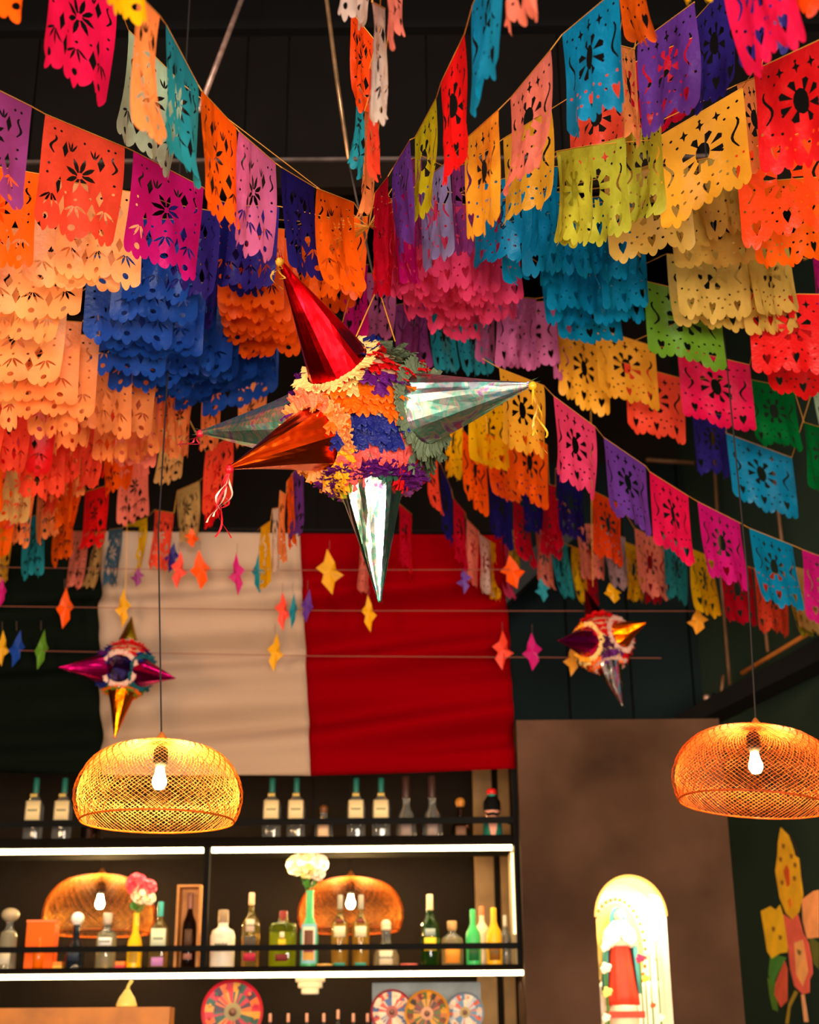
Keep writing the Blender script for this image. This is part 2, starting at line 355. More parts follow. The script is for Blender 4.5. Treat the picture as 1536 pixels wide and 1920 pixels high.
for s in (-1, 1):
    for k in range(4): mb.tube([(sx+s*.01*hh, 6.19-(.135-.006*k)*hh, zb_+.65*hh), (sx+s*.004*hh, 6.19-(.145-.008*k)*hh, zb_+(.72-.004*k)*hh)], [.007*hh, .004*hh], 6)
    mb.tube([(sx+s*.012*hh, 6.19-.12*hh, zb_+.65*hh), (sx+s*.008*hh, 6.19-.115*hh, zb_+.69*hh)], [.007*hh, .005*hh], 6)
mb.out('hands', M_skin, slv, True)
mb = MB(); cz = zb_+.58*hh; rr = .36*hh
mb.lathe([(.001, 0), (rr*.93, .001)], (0, 0, 0), 40, cap=False); mb.v = [(sx+x*.82, 6.262+z_, cz+y*1.45) for x, y, z_ in mb.v]
halo = mb.out('halo_panel', mat('halo_yellow', (250, 205, 90), .5), st, label='yellow oval glory behind the figure')
for k in range(36):
    a = 2*math.pi*k/36; mb2 = MB().ball((sx+rr*.82*math.cos(a), 6.255, cz+rr*1.45*math.sin(a)), .0085, 6); mb2.out('halo_bead', mat('halo_bead', (190, 110, 20), .4, metal=.4), halo)
mb = MB().lathe([(.19*hh, 0), (.2*hh, .02), (.15*hh, .05), (.16*hh, zb_-nb-.02), (.14*hh, zb_-nb)], (sx, 6.2, nb), 20); mb.out('pedestal', mat('cream_stone', (240, 215, 180), .6), st, True)
MB().box((sx-.2*hh, 6.13, zb_-.05), (sx+.2*hh, 6.2, zb_-.025)).out('red_ribbon', M_red, st)
def rose(px, py, Y, r, col, lab, grp=None, stem=None):
    c = P(px, py, Y); t = thing('flower', lab, 'flower', c, grp)
    M = mat('petal_%d_%d_%d' % col, col, .6)
    for k in range(9):
        a = k*2.4; rr_ = r*(.25+.07*k); mb = MB()
        mb.ball((c.x+rr_*math.cos(a)*.8, c.y-.3*r, c.z+rr_*math.sin(a)*.8), r*.42, 8, 1, .5, .9); mb.out('petal', M, t, True)
    MB().tube([c, (c.x, c.y+.01, stem if stem is not None else nb)], .003, 5).out('stem', mat('stem_green', (60, 120, 40), .6), t)
    return t
rose(1200, 1797, 6.14, .022, (225, 40, 90), 'deep pink flower beside the statue')
rose(1217, 1786, 6.2, .018, (245, 150, 170), 'pale pink flower right of the deep pink one')
rose(1229, 1760, 6.2, .02, (250, 190, 180), 'uppermost faint pink flower at right inside the niche')
rose(1232, 1795, 6.22, .018, (250, 195, 185), 'faint pink flower at the far right edge of the niche')
rose(1224, 1885, 6.12, .014, (245, 90, 30), 'small orange flower at the niche bottom right')
rose(1135, 1775, 6.16, .024, (255, 240, 210), 'cream flower at the upper left of the statue')
rose(1135, 1815, 6.14, .026, (255, 240, 215), 'cream flower at the left edge, middle height')
rose(1138, 1860, 6.12, .024, (250, 225, 120), 'yellow-cream flower low at the left of the statue')
rose(1210, 1835, 6.2, .018, (250, 205, 60), 'yellow flower right of the red robe')
rose(1240, 1908, 6.12, .016, (255, 245, 220), 'white flower in the bottom right corner of the niche')
rose(1136, 1908, 6.1, .02, (255, 245, 225), 'white flower in the bottom left corner of the niche')

# ------------------------------------------------------------------ mural on the right wall
mur = thing('wall_mural', 'painted flower mural in yellow, pink and green on the right wall', 'mural', wr0+wd*.6)
def onwall(px, py):
    d = ray(px, py); q = (wr0-CAM).dot(wn)/d.dot(wn); return CAM+d*q
def paint(name, pts, col, off=.002, label=None):
    M = mat('mural_%d_%d_%d' % col, col, .8, var=.12, bscale=14, bump=.1)
    f_ = [onwall(*p)-wn*off for p in pts]; b_ = [onwall(*p)+wn*.0005 for p in pts]; n = len(pts)
    meshobj(name, f_+b_, [tuple(range(n))]+[(i, i+n, (i+1) % n+n, (i+1) % n) for i in range(n)], M, mur, label=label)
SC = 5.05
def mp(l): return [(1380+x/SC, 1540+y/SC) for x, y in l]
paint('leaf', mp([(330,1250),(480,1290),(420,1400),(350,1560),(310,1450)]), (60, 120, 40), .0015)
paint('leaf', mp([(300,1480),(380,1520),(400,1800),(350,1780),(320,1650)]), (70, 110, 20), .0013)
paint('leaf', mp([(690,1080),(788,1150),(788,1400),(740,1350)]), (90, 90, 20), .0013)
paint('petal', mp([(430,60),(500,130),(550,270),(560,320),(600,350),(620,540),(640,700),(600,860),(540,930),(480,870),(420,720),(395,560),(380,470),(400,330),(405,200)]), (226, 164, 6), .004, 'tall yellow petal')
paint('petal', mp([(240,850),(330,805),(380,840),(420,790),(470,960),(500,1100),(490,1240),(420,1250),(345,1300),(300,1230),(280,1090)]), (232, 176, 8), .0025, 'yellow square petal')
paint('petal', mp([(455,880),(530,930),(590,880),(640,1060),(690,1150),(720,1300),(730,1440),(700,1500),(700,1620),(640,1640),(560,1560),(520,1400),(500,1200)]), (228, 92, 72), .003, 'coral petal')
paint('petal_mark', mp([(560,1150),(640,1120),(690,1420),(640,1560),(580,1450)]), (245, 165, 95), .0045)
paint('petal_mark', mp([(590,1210),(630,1230),(620,1270),(600,1260)]), (120, 90, 30), .006)
paint('petal_mark', mp([(460,470),(490,410),(515,460),(520,600),(495,620)]), (200, 70, 10), .006)
paint('petal_mark', mp([(500,750),(530,720),(545,790),(520,830)]), (225, 120, 10), .006)
for x, y in ((460,235),(535,330),(435,360),(570,415),(565,540),(447,580),(365,1020),(430,1100)):
    paint('petal_mark', mp([(x-14,y-22),(x+14,y-18),(x+10,y+24),(x-10,y+20)]), (130, 82, 12), .0062)
paint('petal', mp([(630,740),(740,660),(788,650),(788,1100),(680,1110),(640,950)]), (236, 150, 90), .0035, 'peach petal')
paint('petal', mp([(465,1320),(490,1400),(490,1700),(430,1760),(370,1640),(380,1540),(420,1430)]), (205, 78, 52), .0028, 'red bud')
paint('stem', mp([(620,1640),(650,1640),(690,1900),(650,1900)]), (230, 160, 110), .002)
paint('stem', mp([(560,1600),(590,1620),(520,1760),(500,1918),(470,1918),(500,1730)]), (150, 120, 20), .0018)
paint('outline_stroke', mp([(490,80),(520,110),(600,290),(640,560),(650,700),(632,600),(612,520),(560,300)]), (24, 22, 18), .0012, 'black outline stroke')  # black stroke beside the tall yellow petal
# ------------------------------------------------------------------ cut-paper garlands
FH, FW = .28, .235
def ell(cx, cy, rx, ry, n=8, rot=0):
    return [(cx+(rx*math.cos(a)*math.cos(rot)-ry*math.sin(a)*math.sin(rot)), cy+(rx*math.cos(a)*math.sin(rot)+ry*math.sin(a)*math.cos(rot))*.84) for a in [2*math.pi*k/n for k in range(n)]]
def petal(cx, cy, a, r0, r1, w, n=3):
    L = []
    for k in range(n+1):
        t = k/n; r = r0+(r1-r0)*t; L.append((r, w*math.sin(math.pi*min(1, .12+.88*t*.98))))
    pts = [(r, q) for r, q in L]+[(r, -q) for r, q in L[::-1]]
    return [(cx+r*math.cos(a)-q*math.sin(a), cy+(r*math.sin(a)+q*math.cos(a))*.84) for r, q in pts]
def wedge(cx, cy, a, r0, r1, w):
    pts = [(r0, 0), (r1-.02, w), (r1, 0), (r1-.02, -w)]
    return [(cx+r*math.cos(a)-q*math.sin(a), cy+(r*math.sin(a)+q*math.cos(a))*.84) for r, q in pts]
def curve_s(cx, cy, h, w, th, flip):
    L = []
    for k in range(9):
        t = k/8; L.append((cx+flip*w*math.cos(math.pi*(1.25*t*1.6-.3)), cy-h/2+h*t, th*math.sin(math.pi*(.12+.76*t))))
    return [(x-q, y) for x, y, q in L]+[(x+q, y) for x, y, q in L[::-1]]
def heart(cx, cy, s):
    return [(cx, cy-s*.55), (cx+s*.35, cy-s*.85), (cx+s*.62, cy-s*.6), (cx+s*.5, cy), (cx, cy+s*.95), (cx-s*.5, cy), (cx-s*.62, cy-s*.6), (cx-s*.35, cy-s*.85)]
def design(kind):
    H = []
    if kind == 'A':
        for k in range(8): H.append(petal(.5, .41, math.pi/4*k+.2, .055, .165, .019))
        H += [ell(.5+.035*math.cos(a), .41+.035*math.sin(a), .008, .008, 5) for a in (0, 1.57, 3.14, 4.71)]
        for x, f in ((.12, 1), (.88, -1)): H.append(curve_s(x, .24, .16, .03, .012, f))
        for x, y in ((.27, .25), (.73, .25), (.25, .58), (.75, .58)): H.append([(x, y-.055), (x+.034, y), (x, y+.055), (x-.034, y)])
        for x in (.36, .64):
            for a in (-2.1, -1.57, -1.04): H.append(petal(x, .245, a, .03, .105, .009))
        for x, y in ((.1, .42), (.9, .42), (.1, .5), (.9, .5), (.36, .6), (.64, .6), (.5, .62), (.5, .12), (.12, .1), (.88, .1), (.2, .1), (.8, .1)): H.append(ell(x, y, .012, .012, 5))
        for x in (.17, .5, .83):
            for a in (.65, 1.2, 1.94, 2.5): H.append(petal(x, .665, a, .035, .13, .010))
            H.append(ell(x, .865, .026, .026, 8))
        for x in (.335, .665): H.append([(x, .66), (x+.03, .73), (x, .79), (x-.03, .73)])
    else:
        H.append(ell(.5, .42, .062, .105, 12))
        for k in range(8):
            a = math.pi/4*k+math.pi/8; H.append(wedge(.5, .42, a, .115 if k % 2 else .10, .225, .034))
        for x, f in ((.13, -1), (.87, 1)): H.append(curve_s(x, .40, .30, .045, .013, f))
        for x in (.17, .5, .83): H.append(heart(x, .80, .062))
        for x, y in ((.5, .13), (.32, .14), (.68, .14)):
            H.append([(x, y-.045), (x+.012, y-.012), (x+.04, y), (x+.012, y+.012), (x, y+.045), (x-.012, y+.012), (x-.04, y), (x-.012, y-.012)])
        for x, y in ((.08, .1), (.18, .12), (.82, .12), (.92, .1), (.24, .22), (.76, .22), (.06, .62), (.94, .62), (.15, .64), (.85, .64), (.26, .66), (.74, .66), (.34, .72), (.66, .72), (.42, .70), (.58, .70), (.27, .78), (.73, .78), (.38, .82), (.62, .82), (.3, .36), (.7, .36), (.3, .52), (.7, .52), (.5, .08)):
            H.append(ell(x, y, .013, .013, 5))
    bottom = []
    N = 63
    for i in range(N+1):
        u = i/N
        lobe = abs(math.sin(9*math.pi*u)); big = .5-.5*math.cos(6*math.pi*u)
        v = .885+.052*lobe**.6+.060*big
        bottom.append((u, v))
    outline = [(0, 0)]+[(k/8, 0) for k in range(1, 8)]+[(1, 0)]+[(1, k/9) for k in range(1, 9)]+bottom[::-1]+[(0, k/9) for k in range(8, 0, -1)]
    G_ = []
    for h in H:
        cx = sum(p[0] for p in h)/len(h); cy = sum(p[1] for p in h)/len(h); k = 1.32
        w_ = max(p[0] for p in h)-min(p[0] for p in h)
        if len(h) == 18: G_.append([(x+(.0055 if i >= 9 else -.0055), y) for i, (x, y) in enumerate(h)])
        elif w_ < .03: G_.append([(cx+(x-cx)*1.45, cy+(y-cy)*1.35) for x, y in h])
        else: k = 1.38 if kind == 'A' else 1.25; G_.append([(cx+(x-cx)*k, cy+(y-cy)*k) for x, y in h])
    return outline, G_
def inpoly(x, y, poly):
    c = False; j = len(poly)-1
    for i in range(len(poly)):
        xi, yi = poly[i]; xj, yj = poly[j]
        if (yi > y) != (yj > y) and x < (xj-xi)*(y-yi)/(yj-yi)+xi: c = not c
        j = i
    return c
def template(kind):
    outline, H = design(kind); V = []; E = []
    for poly in [outline]+H:
        n0 = len(V); V += [Vector(p) for p in poly]; n = len(poly); E += [(n0+i, n0+(i+1) % n) for i in range(n)]
    for j in range(1, 10):
        for i in range(1, 9):
            x, y = i/9+.013*(j % 2), j/10.2
            if any(inpoly(x, y, h) for h in H) or min((x-p.x)**2+(y-p.y)**2 for p in V) < .0004: continue
            V.append(Vector((x, y)))
    vv, _, ff, _, _, _ = geometry.delaunay_2d_cdt(V, E, [], 0, 1e-6)
    T = []
    for f in ff:
        cx = sum(vv[i].x for i in f)/3; cy = sum(vv[i].y for i in f)/3
        if inpoly(cx, cy, outline) and not any(inpoly(cx, cy, h) for h in H): T.append(tuple(f))
    return np.array([(p.x, p.y) for p in vv]), T
TEMPL = {k: template(k) for k in 'AB'}
print('flag template tris', {k: (len(v[0]), len(v[1])) for k, v in TEMPL.items()})
C = dict(
 Or=('orange', (255, 98, 6)), Do=('deep orange', (250, 72, 10)), Rd=('red', (238, 22, 24)), Co=('coral', (250, 78, 50)), Pe=('peach', (255, 150, 82)), Pl=('pale peach', (255, 176, 106)),
 Mg=('magenta', (214, 20, 128)), Hp=('hot pink', (240, 20, 84)), Pu=('purple', (150, 60, 130)), Vi=('orchid pink', (206, 104, 158)), Lv=('lavender', (152, 140, 196)), Vt=('violet', (108, 58, 160)),
 Nv=('navy', (26, 22, 100)), Iv=('indigo', (48, 36, 128)), Bl=('royal blue', (26, 74, 170)), Cy=('cyan blue', (6, 138, 186)), Te=('teal', (36, 148, 164)), Mi=('mint', (176, 204, 168)), Ye=('yellow', (244, 184, 4)), Gd=('golden', (242, 170, 44)),
 Li=('lime yellow', (200, 186, 20)), Yg=('yellow-green', (192, 190, 56)), Pg=('sand gold', (214, 178, 84)), Gr=('green', (104, 158, 40)), Dg=('dark green', (0, 112, 46)), Cr=('crimson', (196, 4, 40)), Pk=('pink', (236, 66, 116)),
 Sa=('salmon', (248, 132, 110)), Wh=('white', (225, 205, 190)), Tn=('tan', (216, 172, 100)), Gy=('greyish lilac', (186, 160, 176)), Sb=('slate blue', (70, 108, 136)))
def make_flag(TL, TR, kind, col, parent, seed, crumple=1.0):
    r = random.Random(seed); uv, T = TEMPL[kind]
    e = np.array(TR-TL); nrm = np.array([e[1], -e[0], 0.0]); L = np.linalg.norm(nrm)
    nrm = nrm/L if L > 1e-6 else np.array([0., 1., 0.])
    u, v = uv[:, 0], uv[:, 1]
    p1, p2, p3 = r.uniform(0, 6), r.uniform(0, 6), r.uniform(0, 6)
    disp = crumple*v**.7*(.009*np.sin(2*math.pi*1.2*u+p1+2*v)+.0055*np.sin(2*math.pi*2.7*u+p2-3*v)+.0022*np.sin(2*math.pi*5.3*u+p3+6*v)) \
        + v*v*r.uniform(-.022, .028) + np.clip(v-.8, 0, 1)**2*r.uniform(-.2, .45)
    disp = disp*min(1, L/.12)
    pts = np.array(TL)[None]+u[:, None]*e[None]+v[:, None]*np.array([0, 0, -FH])[None]+disp[:, None]*nrm[None]
    pts[:, 2] += .0035*np.sin(3*u*math.pi+p1)*v
    name, rgb = C[col]
    return meshobj('paper_flag', pts, T, paper(col, rgb, .46), parent, True, name+' paper flag')
def corners(x0, y0, x1, y1, h0, h1, sign):
    Ya, Yb = hdepth(x0, y0, h0, FH), hdepth(x1, y1, h1, FH); Yc = (Ya+Yb)/2
    def dd(d): return (P(x0, y0, Yc-sign*d), P(x1, y1, Yc+sign*d))
    if (dd(0)[0]-dd(0)[1]).length >= FW: return dd(0)
    lo, hi = 0, .125
    for _ in range(18):
        md = (lo+hi)/2; a, b = dd(md)
        if (a-b).length > FW: hi = md
        else: lo = md
    return dd(lo)
# each garland: label, mode (T: y = top corners, B: y = lower corners), design, sign (+1 right end farther), ties, flags
#   flag: colour, x0, y0, x1, y1, height in px (left), optional height in px (right)
G = []
def gar(label, mode, kind, sign, flags, pre=None, post=None): G.append((label, mode, kind, sign, flags, pre, post))
hubpt = (692, 425, 178)
gar('garland nearest top left: peach, teal, orange, pink, navy and orange flags', 'T', 'A', 1, [
 ('Pe', 258, -12, 300, 30, 262, 245), ('Te', 311, 45, 372, 160, 240, 204), ('Or', 378, 170, 443, 240, 226, 200), ('Vi', 448, 246, 517, 306, 212, 196), ('Nv', 528, 314, 588, 350, 196, 190), ('Or', 594, 353, 664, 380, 196, 180)], None, hubpt)
gar('garland with one hot pink and one mint flag cut by the top edge', 'T', 'A', 1, [
 ('Te', -120, -330, -20, -230, 250), ('Hp', 100, -122, 219, -2, 228, 216), ('Mi', 241, 56, 345, 160, 198, 182)], None, hubpt)
gar('garland end with a single orange flag in the top left corner', 'B', 'A', 1, [('Or', -50, -10, 68, 64, 262, 250)])
gar('garland with a yellow flag hanging over the hot pink one, top left', 'B', 'A', 1, [('Ye', 196, -18, 278, 70, 270, 262)])
gar('front left garland: purple, coral, magenta and navy flags', 'T', 'A', 1, [
 ('Pu', -92, 125, 60, 200, 222, 206), ('Co', 85, 214, 234, 276, 204, 196), ('Mg', 250, 283, 382, 352, 200, 176), ('Nv', 400, 372, 522, 412, 166, 156)], None, hubpt)
# the deep left bundle, row after row going back
rows = [
 [('Or', -75, 482, 74, 508, 182), ('Pl', 114, 516, 271, 542, 178), ('Iv', 318, 550, 412, 566, 168), ('Iv', 424, 550, 524, 552, 165)],
 [('Or', -100, 500, 12, 520, 176), ('Pl', 62, 548, 238, 566, 176), ('Bl', 246, 576, 366, 578, 166), ('Or', 412, 576, 534, 590, 160)],
 [('Or', -160, 540, -40, 560, 172), ('Pl', -20, 598, 164, 606, 172), ('Bl', 217, 610, 378, 614, 166), ('Or', 414, 592, 545, 604, 156), ('Or', 566, 596, 664, 582, 150)],
 [('Pl', -130, 640, -10, 645, 168), ('Pl', 2, 652, 122, 652, 168), ('Bl', 166, 638, 330, 656, 162), ('Or', 418, 606, 550, 616, 154)],
 [('Pl', -190, 700, -60, 705, 164), ('Pl', -50, 738, 127, 730, 164), ('Bl', 208, 664, 372, 664, 158), ('Iv', 384, 628, 410, 622, 150), ('Or', 420, 622, 556, 628, 150)],
 [('Pe', -20, 752, 154, 764, 160), ('Bl', 216, 682, 388, 686, 156), ('Or', 424, 638, 556, 640, 148)],
 [('Pe', 40, 784, 187, 786, 158), ('Bl', 180, 704, 318, 714, 154), ('Bl', 322, 700, 410, 694, 150), ('Or', 430, 654, 560, 652, 146)],
 [('Pl', -60, 802, 42, 806, 156), ('Pe', 62, 826, 146, 814, 154), ('Bl', 264, 716, 440, 704, 148), ('Or', 438, 668, 562, 664, 144)],
 [('Pe', 150, 800, 250, 830, 150), ('Bl', 212, 738, 348, 728, 148), ('Bl', 358, 728, 455, 712, 144), ('Or', 442, 676, 528, 684, 142)],
 [('Co', -90, 880, 20, 885, 150), ('Pe', 186, 818, 296, 826, 146), ('Bl', 292, 736, 452, 724, 142), ('Bl', 460, 712, 520, 704, 138)],
 [('Co', -20, 884, 60, 890, 146), ('Pe', 100, 858, 178, 830, 144), ('Bl', 240, 762, 366, 752, 140), ('Bl', 390, 744, 486, 716, 138)],
 [('Rd', -30, 886, 108, 900, 144), ('Pe', 182, 872, 246, 866, 140), ('Bl', 290, 764, 404, 750, 136), ('Bl', 410, 742, 522, 722, 134)],
 [('Co', 46, 940, 128, 930, 140), ('Pe', 250, 874, 298, 850, 138), ('Bl', 332, 784, 470, 738, 132)],
 [('Co', 84, 918, 156, 900, 138), ('Pe', 300, 846, 330, 862, 134), ('Pe', 318, 862, 362, 856, 132), ('Bl', 384, 788, 524, 738, 130)],
 [('Co', 158, 930, 196, 920, 136), ('Sa', 226, 878, 300, 880, 134), ('Pe', 380, 852, 416, 838, 128), ('Pe', 448, 850, 500, 838, 126)]]
place = ['front', 'second', 'third', 'fourth', 'fifth', 'sixth', 'seventh', 'eighth', 'ninth', 'tenth', 'eleventh', 'twelfth', 'thirteenth', 'fourteenth', 'rearmost']
for i, r in enumerate(rows):
    gar('%s row of the dense left bundle, flags in %s' % (place[i], ', '.join(dict.fromkeys(C[f[0]][0] for f in r))), 'B', 'A', -1, r, None, hubpt if i < 10 else None)
# far left lower strings
gar('far left garland: orange, tan, peach and orange flags above the dark wall', 'B', 'A', -1, [
 ('Or', -40, 960, 14, 965, 140), ('Tn', 18, 985, 70, 990, 138), ('Co', 100, 975, 124, 965, 134), ('Or', 108, 1000, 140, 985, 132), ('Pe', 126, 945, 158, 930, 132), ('Co', 160, 925, 192, 908, 128), ('Or', 198, 938, 250, 915, 126), ('Sa', 252, 905, 282, 890, 124)], None, None)
gar('far left garland ending in long narrow teal and orange flags', 'B', 'A', -1, [
 ('Or', -30, 1060, 30, 1045, 128), ('Pe', 32, 1025, 68, 1030, 126), ('Te', 48, 1092, 86, 1080, 120), ('Or', 106, 1070, 140, 1045, 118), ('Or', 140, 990, 160, 985, 118), ('Rd', 160, 1038, 205, 1025, 116), ('Sa', 226, 992, 282, 968, 118)])
gar('lowest far left garland: yellow, salmon, tan, slate blue and yellow flags', 'B', 'A', -1, [
 ('Gd', -10, 1096, 28, 1092, 112), ('Sa', 137, 1108, 166, 1108, 112), ('Tn', 170, 1108, 196, 1106, 110), ('Sb', 198, 1104, 230, 1100, 110), ('Ye', 232, 1094, 276, 1078, 108), ('Co', 290, 1068, 326, 1074, 112), ('Tn', 333, 1028, 374, 1010, 108)])
gar('narrow left garland: cream and coral flags behind the copper foil cone', 'B', 'A', -1, [
 ('Tn', 305, 918, 352, 902, 120), ('Co', 386, 975, 438, 942, 128), ('Rd', 386, 1000, 412, 975, 120)])
gar('steep garland seen edge-on: yellow, white, peach, orange, purple flags', 'B', 'A', -1, [
 ('Ye', 490, 1112, 508, 1100, 124), ('Wh', 511, 1080, 523, 1078, 126), ('Pe', 525, 1050, 537, 1058, 130), ('Or', 538, 1035, 549, 1020, 132), ('Vt', 546, 1024, 570, 1000, 134)], (474, 1004, 92), hubpt)
gar('dark orange and red garland hidden behind the left bundle', 'B', 'A', -1, [
 ('Co', -10, 1005, 44, 1000, 126), ('Pe', 72, 1025, 112, 1000, 122), ('Or', 106, 958, 132, 950, 120), ('Rd', 196, 900, 226, 884, 120)])
# centre, edge-on
gar('edge-on string running overhead: narrow orange and teal flags at top centre', 'T', 'A', -1, [
 ('Do', 658, 20, 700, 72, 168, 172), ('Te', 668, 152, 690, 190, 150, 154)], (655, -40, 170), (676, 262, 150))
gar('twisted white, orange and peach flags dangling at top centre', 'T', 'A', 1, [
 ('Wh', 660, -190, 704, -150, 214, 214), ('Wh', 698, 4, 722, 16, 226, 226), ('Co', 693, 128, 706, 136, 206, 206), ('Pe', 684, 208, 700, 216, 196, 196), ('Sa', 722, -130, 748, -150, 226, 226)], None, hubpt)
# right upper strings
gar('right garland: crimson, violet, lime yellow and coral flags rising from the hub', 'T', 'B', -1, [
 ('Cr', 703, 362, 728, 330, 182, 186), ('Vt', 737, 315, 769, 262, 186, 190), ('Li', 778, 258, 818, 184, 184, 200), ('Rd', 827, 155, 871, 64, 196, 232), ('Cy', 886, 10, 938, -110, 224, 250)], hubpt)
gar('right garland: lilac, golden, salmon and cyan flags with a gold cord', 'T', 'B', -1, [
 ('Mg', 738, 372, 776, 352, 176), ('Lv', 792, 340, 843, 300, 176, 186), ('Gd', 874, 260, 935, 206, 208, 212), ('Sa', 957, 184, 1033, 93, 198, 212), ('Cy', 1054, 65, 1158, -22, 200, 220)], hubpt)
gar('right garland: dark violet, amber, coral and crimson flags behind the salmon one', 'B', 'B', -1, [
 ('Pu', 768, 470, 790, 462, 170), ('Pu', 846, 488, 885, 472, 170), ('Gd', 944, 436, 1034, 390, 176, 186), ('Co', 1066, 352, 1172, 288, 168, 170), ('Cr', 1178, 280, 1300, 230, 158, 160)], hubpt)
gar('upper right garland: two violet flags and one deep indigo flag', 'T', 'B', -1, [
 ('Vt', 1196, 82, 1302, 4, 196, 200), ('Iv', 1300, 40, 1372, -40, 190, 200), ('Iv', 1378, -60, 1476, -120, 200, 220)])
gar('uppermost right garland: hot pink and red flags cut by the top edge', 'B', 'B', -1, [
 ('Hp', 1352, 160, 1450, 72, 240, 250), ('Do', 1440, 60, 1520, 10, 250, 262)])
gar('small salmon flag fringe peeking at the top edge right of centre', 'B', 'B', -1, [('Sa', 952, 78, 1008, 28, 250, 262)], (940, -560, 262))
gar('tiny yellow-orange fringe at the top edge above the violet flag', 'B', 'B', -1, [('Ye', 1246, 22, 1284, -6, 262, 270)])
gar('twisted narrow orange flag and the peach flag knotted below it', 'T', 'B', -1, [
 ('Or', 1153, -104, 1198, -130, 200, 204), ('Pe', 1158, 84, 1190, 92, 190, 182)])
gar('right foreground garland: golden and bright red flags', 'T', 'B', -1, [
 ('Yg', 1043, 284, 1110, 272, 186), ('Gd', 1226, 262, 1393, 164, 168, 202), ('Rd', 1413, 132, 1568, 60, 208, 224)], None, None)
gar('second right garland: yellow-green flag pair and a peach flag', 'B', 'B', -1, [
 ('Yg', 1046, 478, 1174, 442, 186, 186), ('Yg', 1168, 436, 1240, 408, 182), ('Pe', 1382, 335, 1424, 318, 176)])
gar('third right garland: teal blue, sand and orange flags', 'B', 'B', -1, [
 ('Cy', 888, 522, 994, 488, 172, 166), ('Cy', 1000, 480, 1046, 476, 164), ('Pg', 1132, 500, 1290, 474, 168), ('Do', 1378, 462, 1545, 412, 176)])
rr = [
 [('Pk', 716, 548, 742, 540, 170), ('Pk', 750, 536, 820, 524, 168), ('Cy', 938, 538, 976, 528, 160), ('Pg', 1180, 482, 1236, 464, 160), ('Or', 1402, 504, 1534, 494, 162)],
 [('Pk', 742, 560, 812, 542, 166), ('Pk', 822, 544, 906, 546, 162), ('Cy', 978, 520, 1082, 514, 156), ('Pg', 1252, 496, 1306, 476, 160)],
 [('Pk', 772, 562, 862, 556, 160), ('Pk', 868, 560, 940, 552, 158), ('Cy', 1008, 540, 1060, 530, 150), ('Cy', 1064, 528, 1128, 520, 152), ('Pg', 1310, 455, 1400, 440, 156)],
 [('Pk', 752, 580, 836, 572, 156), ('Pk', 842, 574, 926, 576, 154), ('Cy', 1124, 530, 1200, 520, 150), ('Pg', 1252, 520, 1404, 506, 156)],
 [('Pk', 782, 588, 870, 584, 152), ('Pk', 876, 582, 972, 576, 150), ('Cy', 1024, 584, 1116, 590, 146), ('Cy', 1118, 588, 1206, 584, 146)],
 [('Pk', 748, 604, 828, 606, 150), ('Pk', 834, 602, 912, 600, 148), ('Cy', 1016, 610, 1100, 616, 142), ('Cy', 1104, 616, 1196, 612, 142), ('Pg', 1264, 596, 1396, 602, 150), ('Pg', 1398, 602, 1476, 596, 148)],
 [('Pk', 806, 620, 888, 616, 146), ('Pk', 892, 614, 966, 606, 144), ('Cy', 1036, 650, 1156, 658, 138), ('Pg', 1250, 622, 1384, 632, 146), ('Pg', 1388, 632, 1480, 626, 146)],
 [('Pk', 826, 638, 896, 650, 142), ('Vi', 932, 688, 1006, 694, 134), ('Gr', 1206, 670, 1350, 704, 144)],
 [('Vi', 898, 680, 930, 678, 130), ('Vi', 942, 700, 1040, 694, 130), ('Gd', 1046, 740, 1140, 788, 128), ('Rd', 1400, 698, 1560, 700, 148)]]
pl2 = ['front', 'second', 'third', 'fourth', 'fifth', 'sixth', 'seventh', 'eighth', 'rearmost']
for i, r in enumerate(rr):
    gar('%s row of the dense right bundle, flags in %s' % (pl2[i], ', '.join(dict.fromkeys(C[f[0]][0] for f in r))), 'B', 'B', 1, r, hubpt if i < 6 else None)
gar('right garland: amber, magenta and red flags under the green one', 'B', 'B', 1, [
 ('Te', 806, 700, 850, 706, 128), ('Te', 856, 706, 912, 712, 128), ('Vi', 1038, 712, 1072, 712, 126), ('Gd', 1114, 744, 1228, 780, 130), ('Hp', 1270, 788, 1406, 820, 136), ('Rd', 1426, 742, 1560, 764, 140)])
gar('right garland: coral red and dark green flags behind the magenta pair', 'B', 'B', 1, [
 ('Pu', 758, 672, 800, 678, 130), ('Co', 1170, 808, 1280, 838, 128), ('Dg', 1400, 838, 1488, 856, 128), ('Dg', 1508, 920, 1550, 932, 128)])
gar('right garland: navy flag and large cyan flag on the open dark wall', 'T', 'B', 1, [
 ('Iv', 1298, 766, 1362, 780, 120), ('Cy', 1362, 812, 1485, 858, 124, 126), ('Mi', 1524, 730, 1580, 760, 120)])
gar('long lower right garland: golden, pink, violet, magenta pair, blue and magenta', 'T', 'B', 1, [
 ('Gd', 936, 690, 1020, 723, 146, 150), ('Pk', 1038, 742, 1116, 800, 150, 148), ('Vt', 1132, 820, 1211, 874, 142), ('Hp', 1218, 884, 1291, 930, 142, 138), ('Mg', 1308, 940, 1387, 980, 140, 138), ('Cy', 1405, 990, 1486, 1022, 138, 134), ('Mg', 1504, 1030, 1585, 1060, 134)])
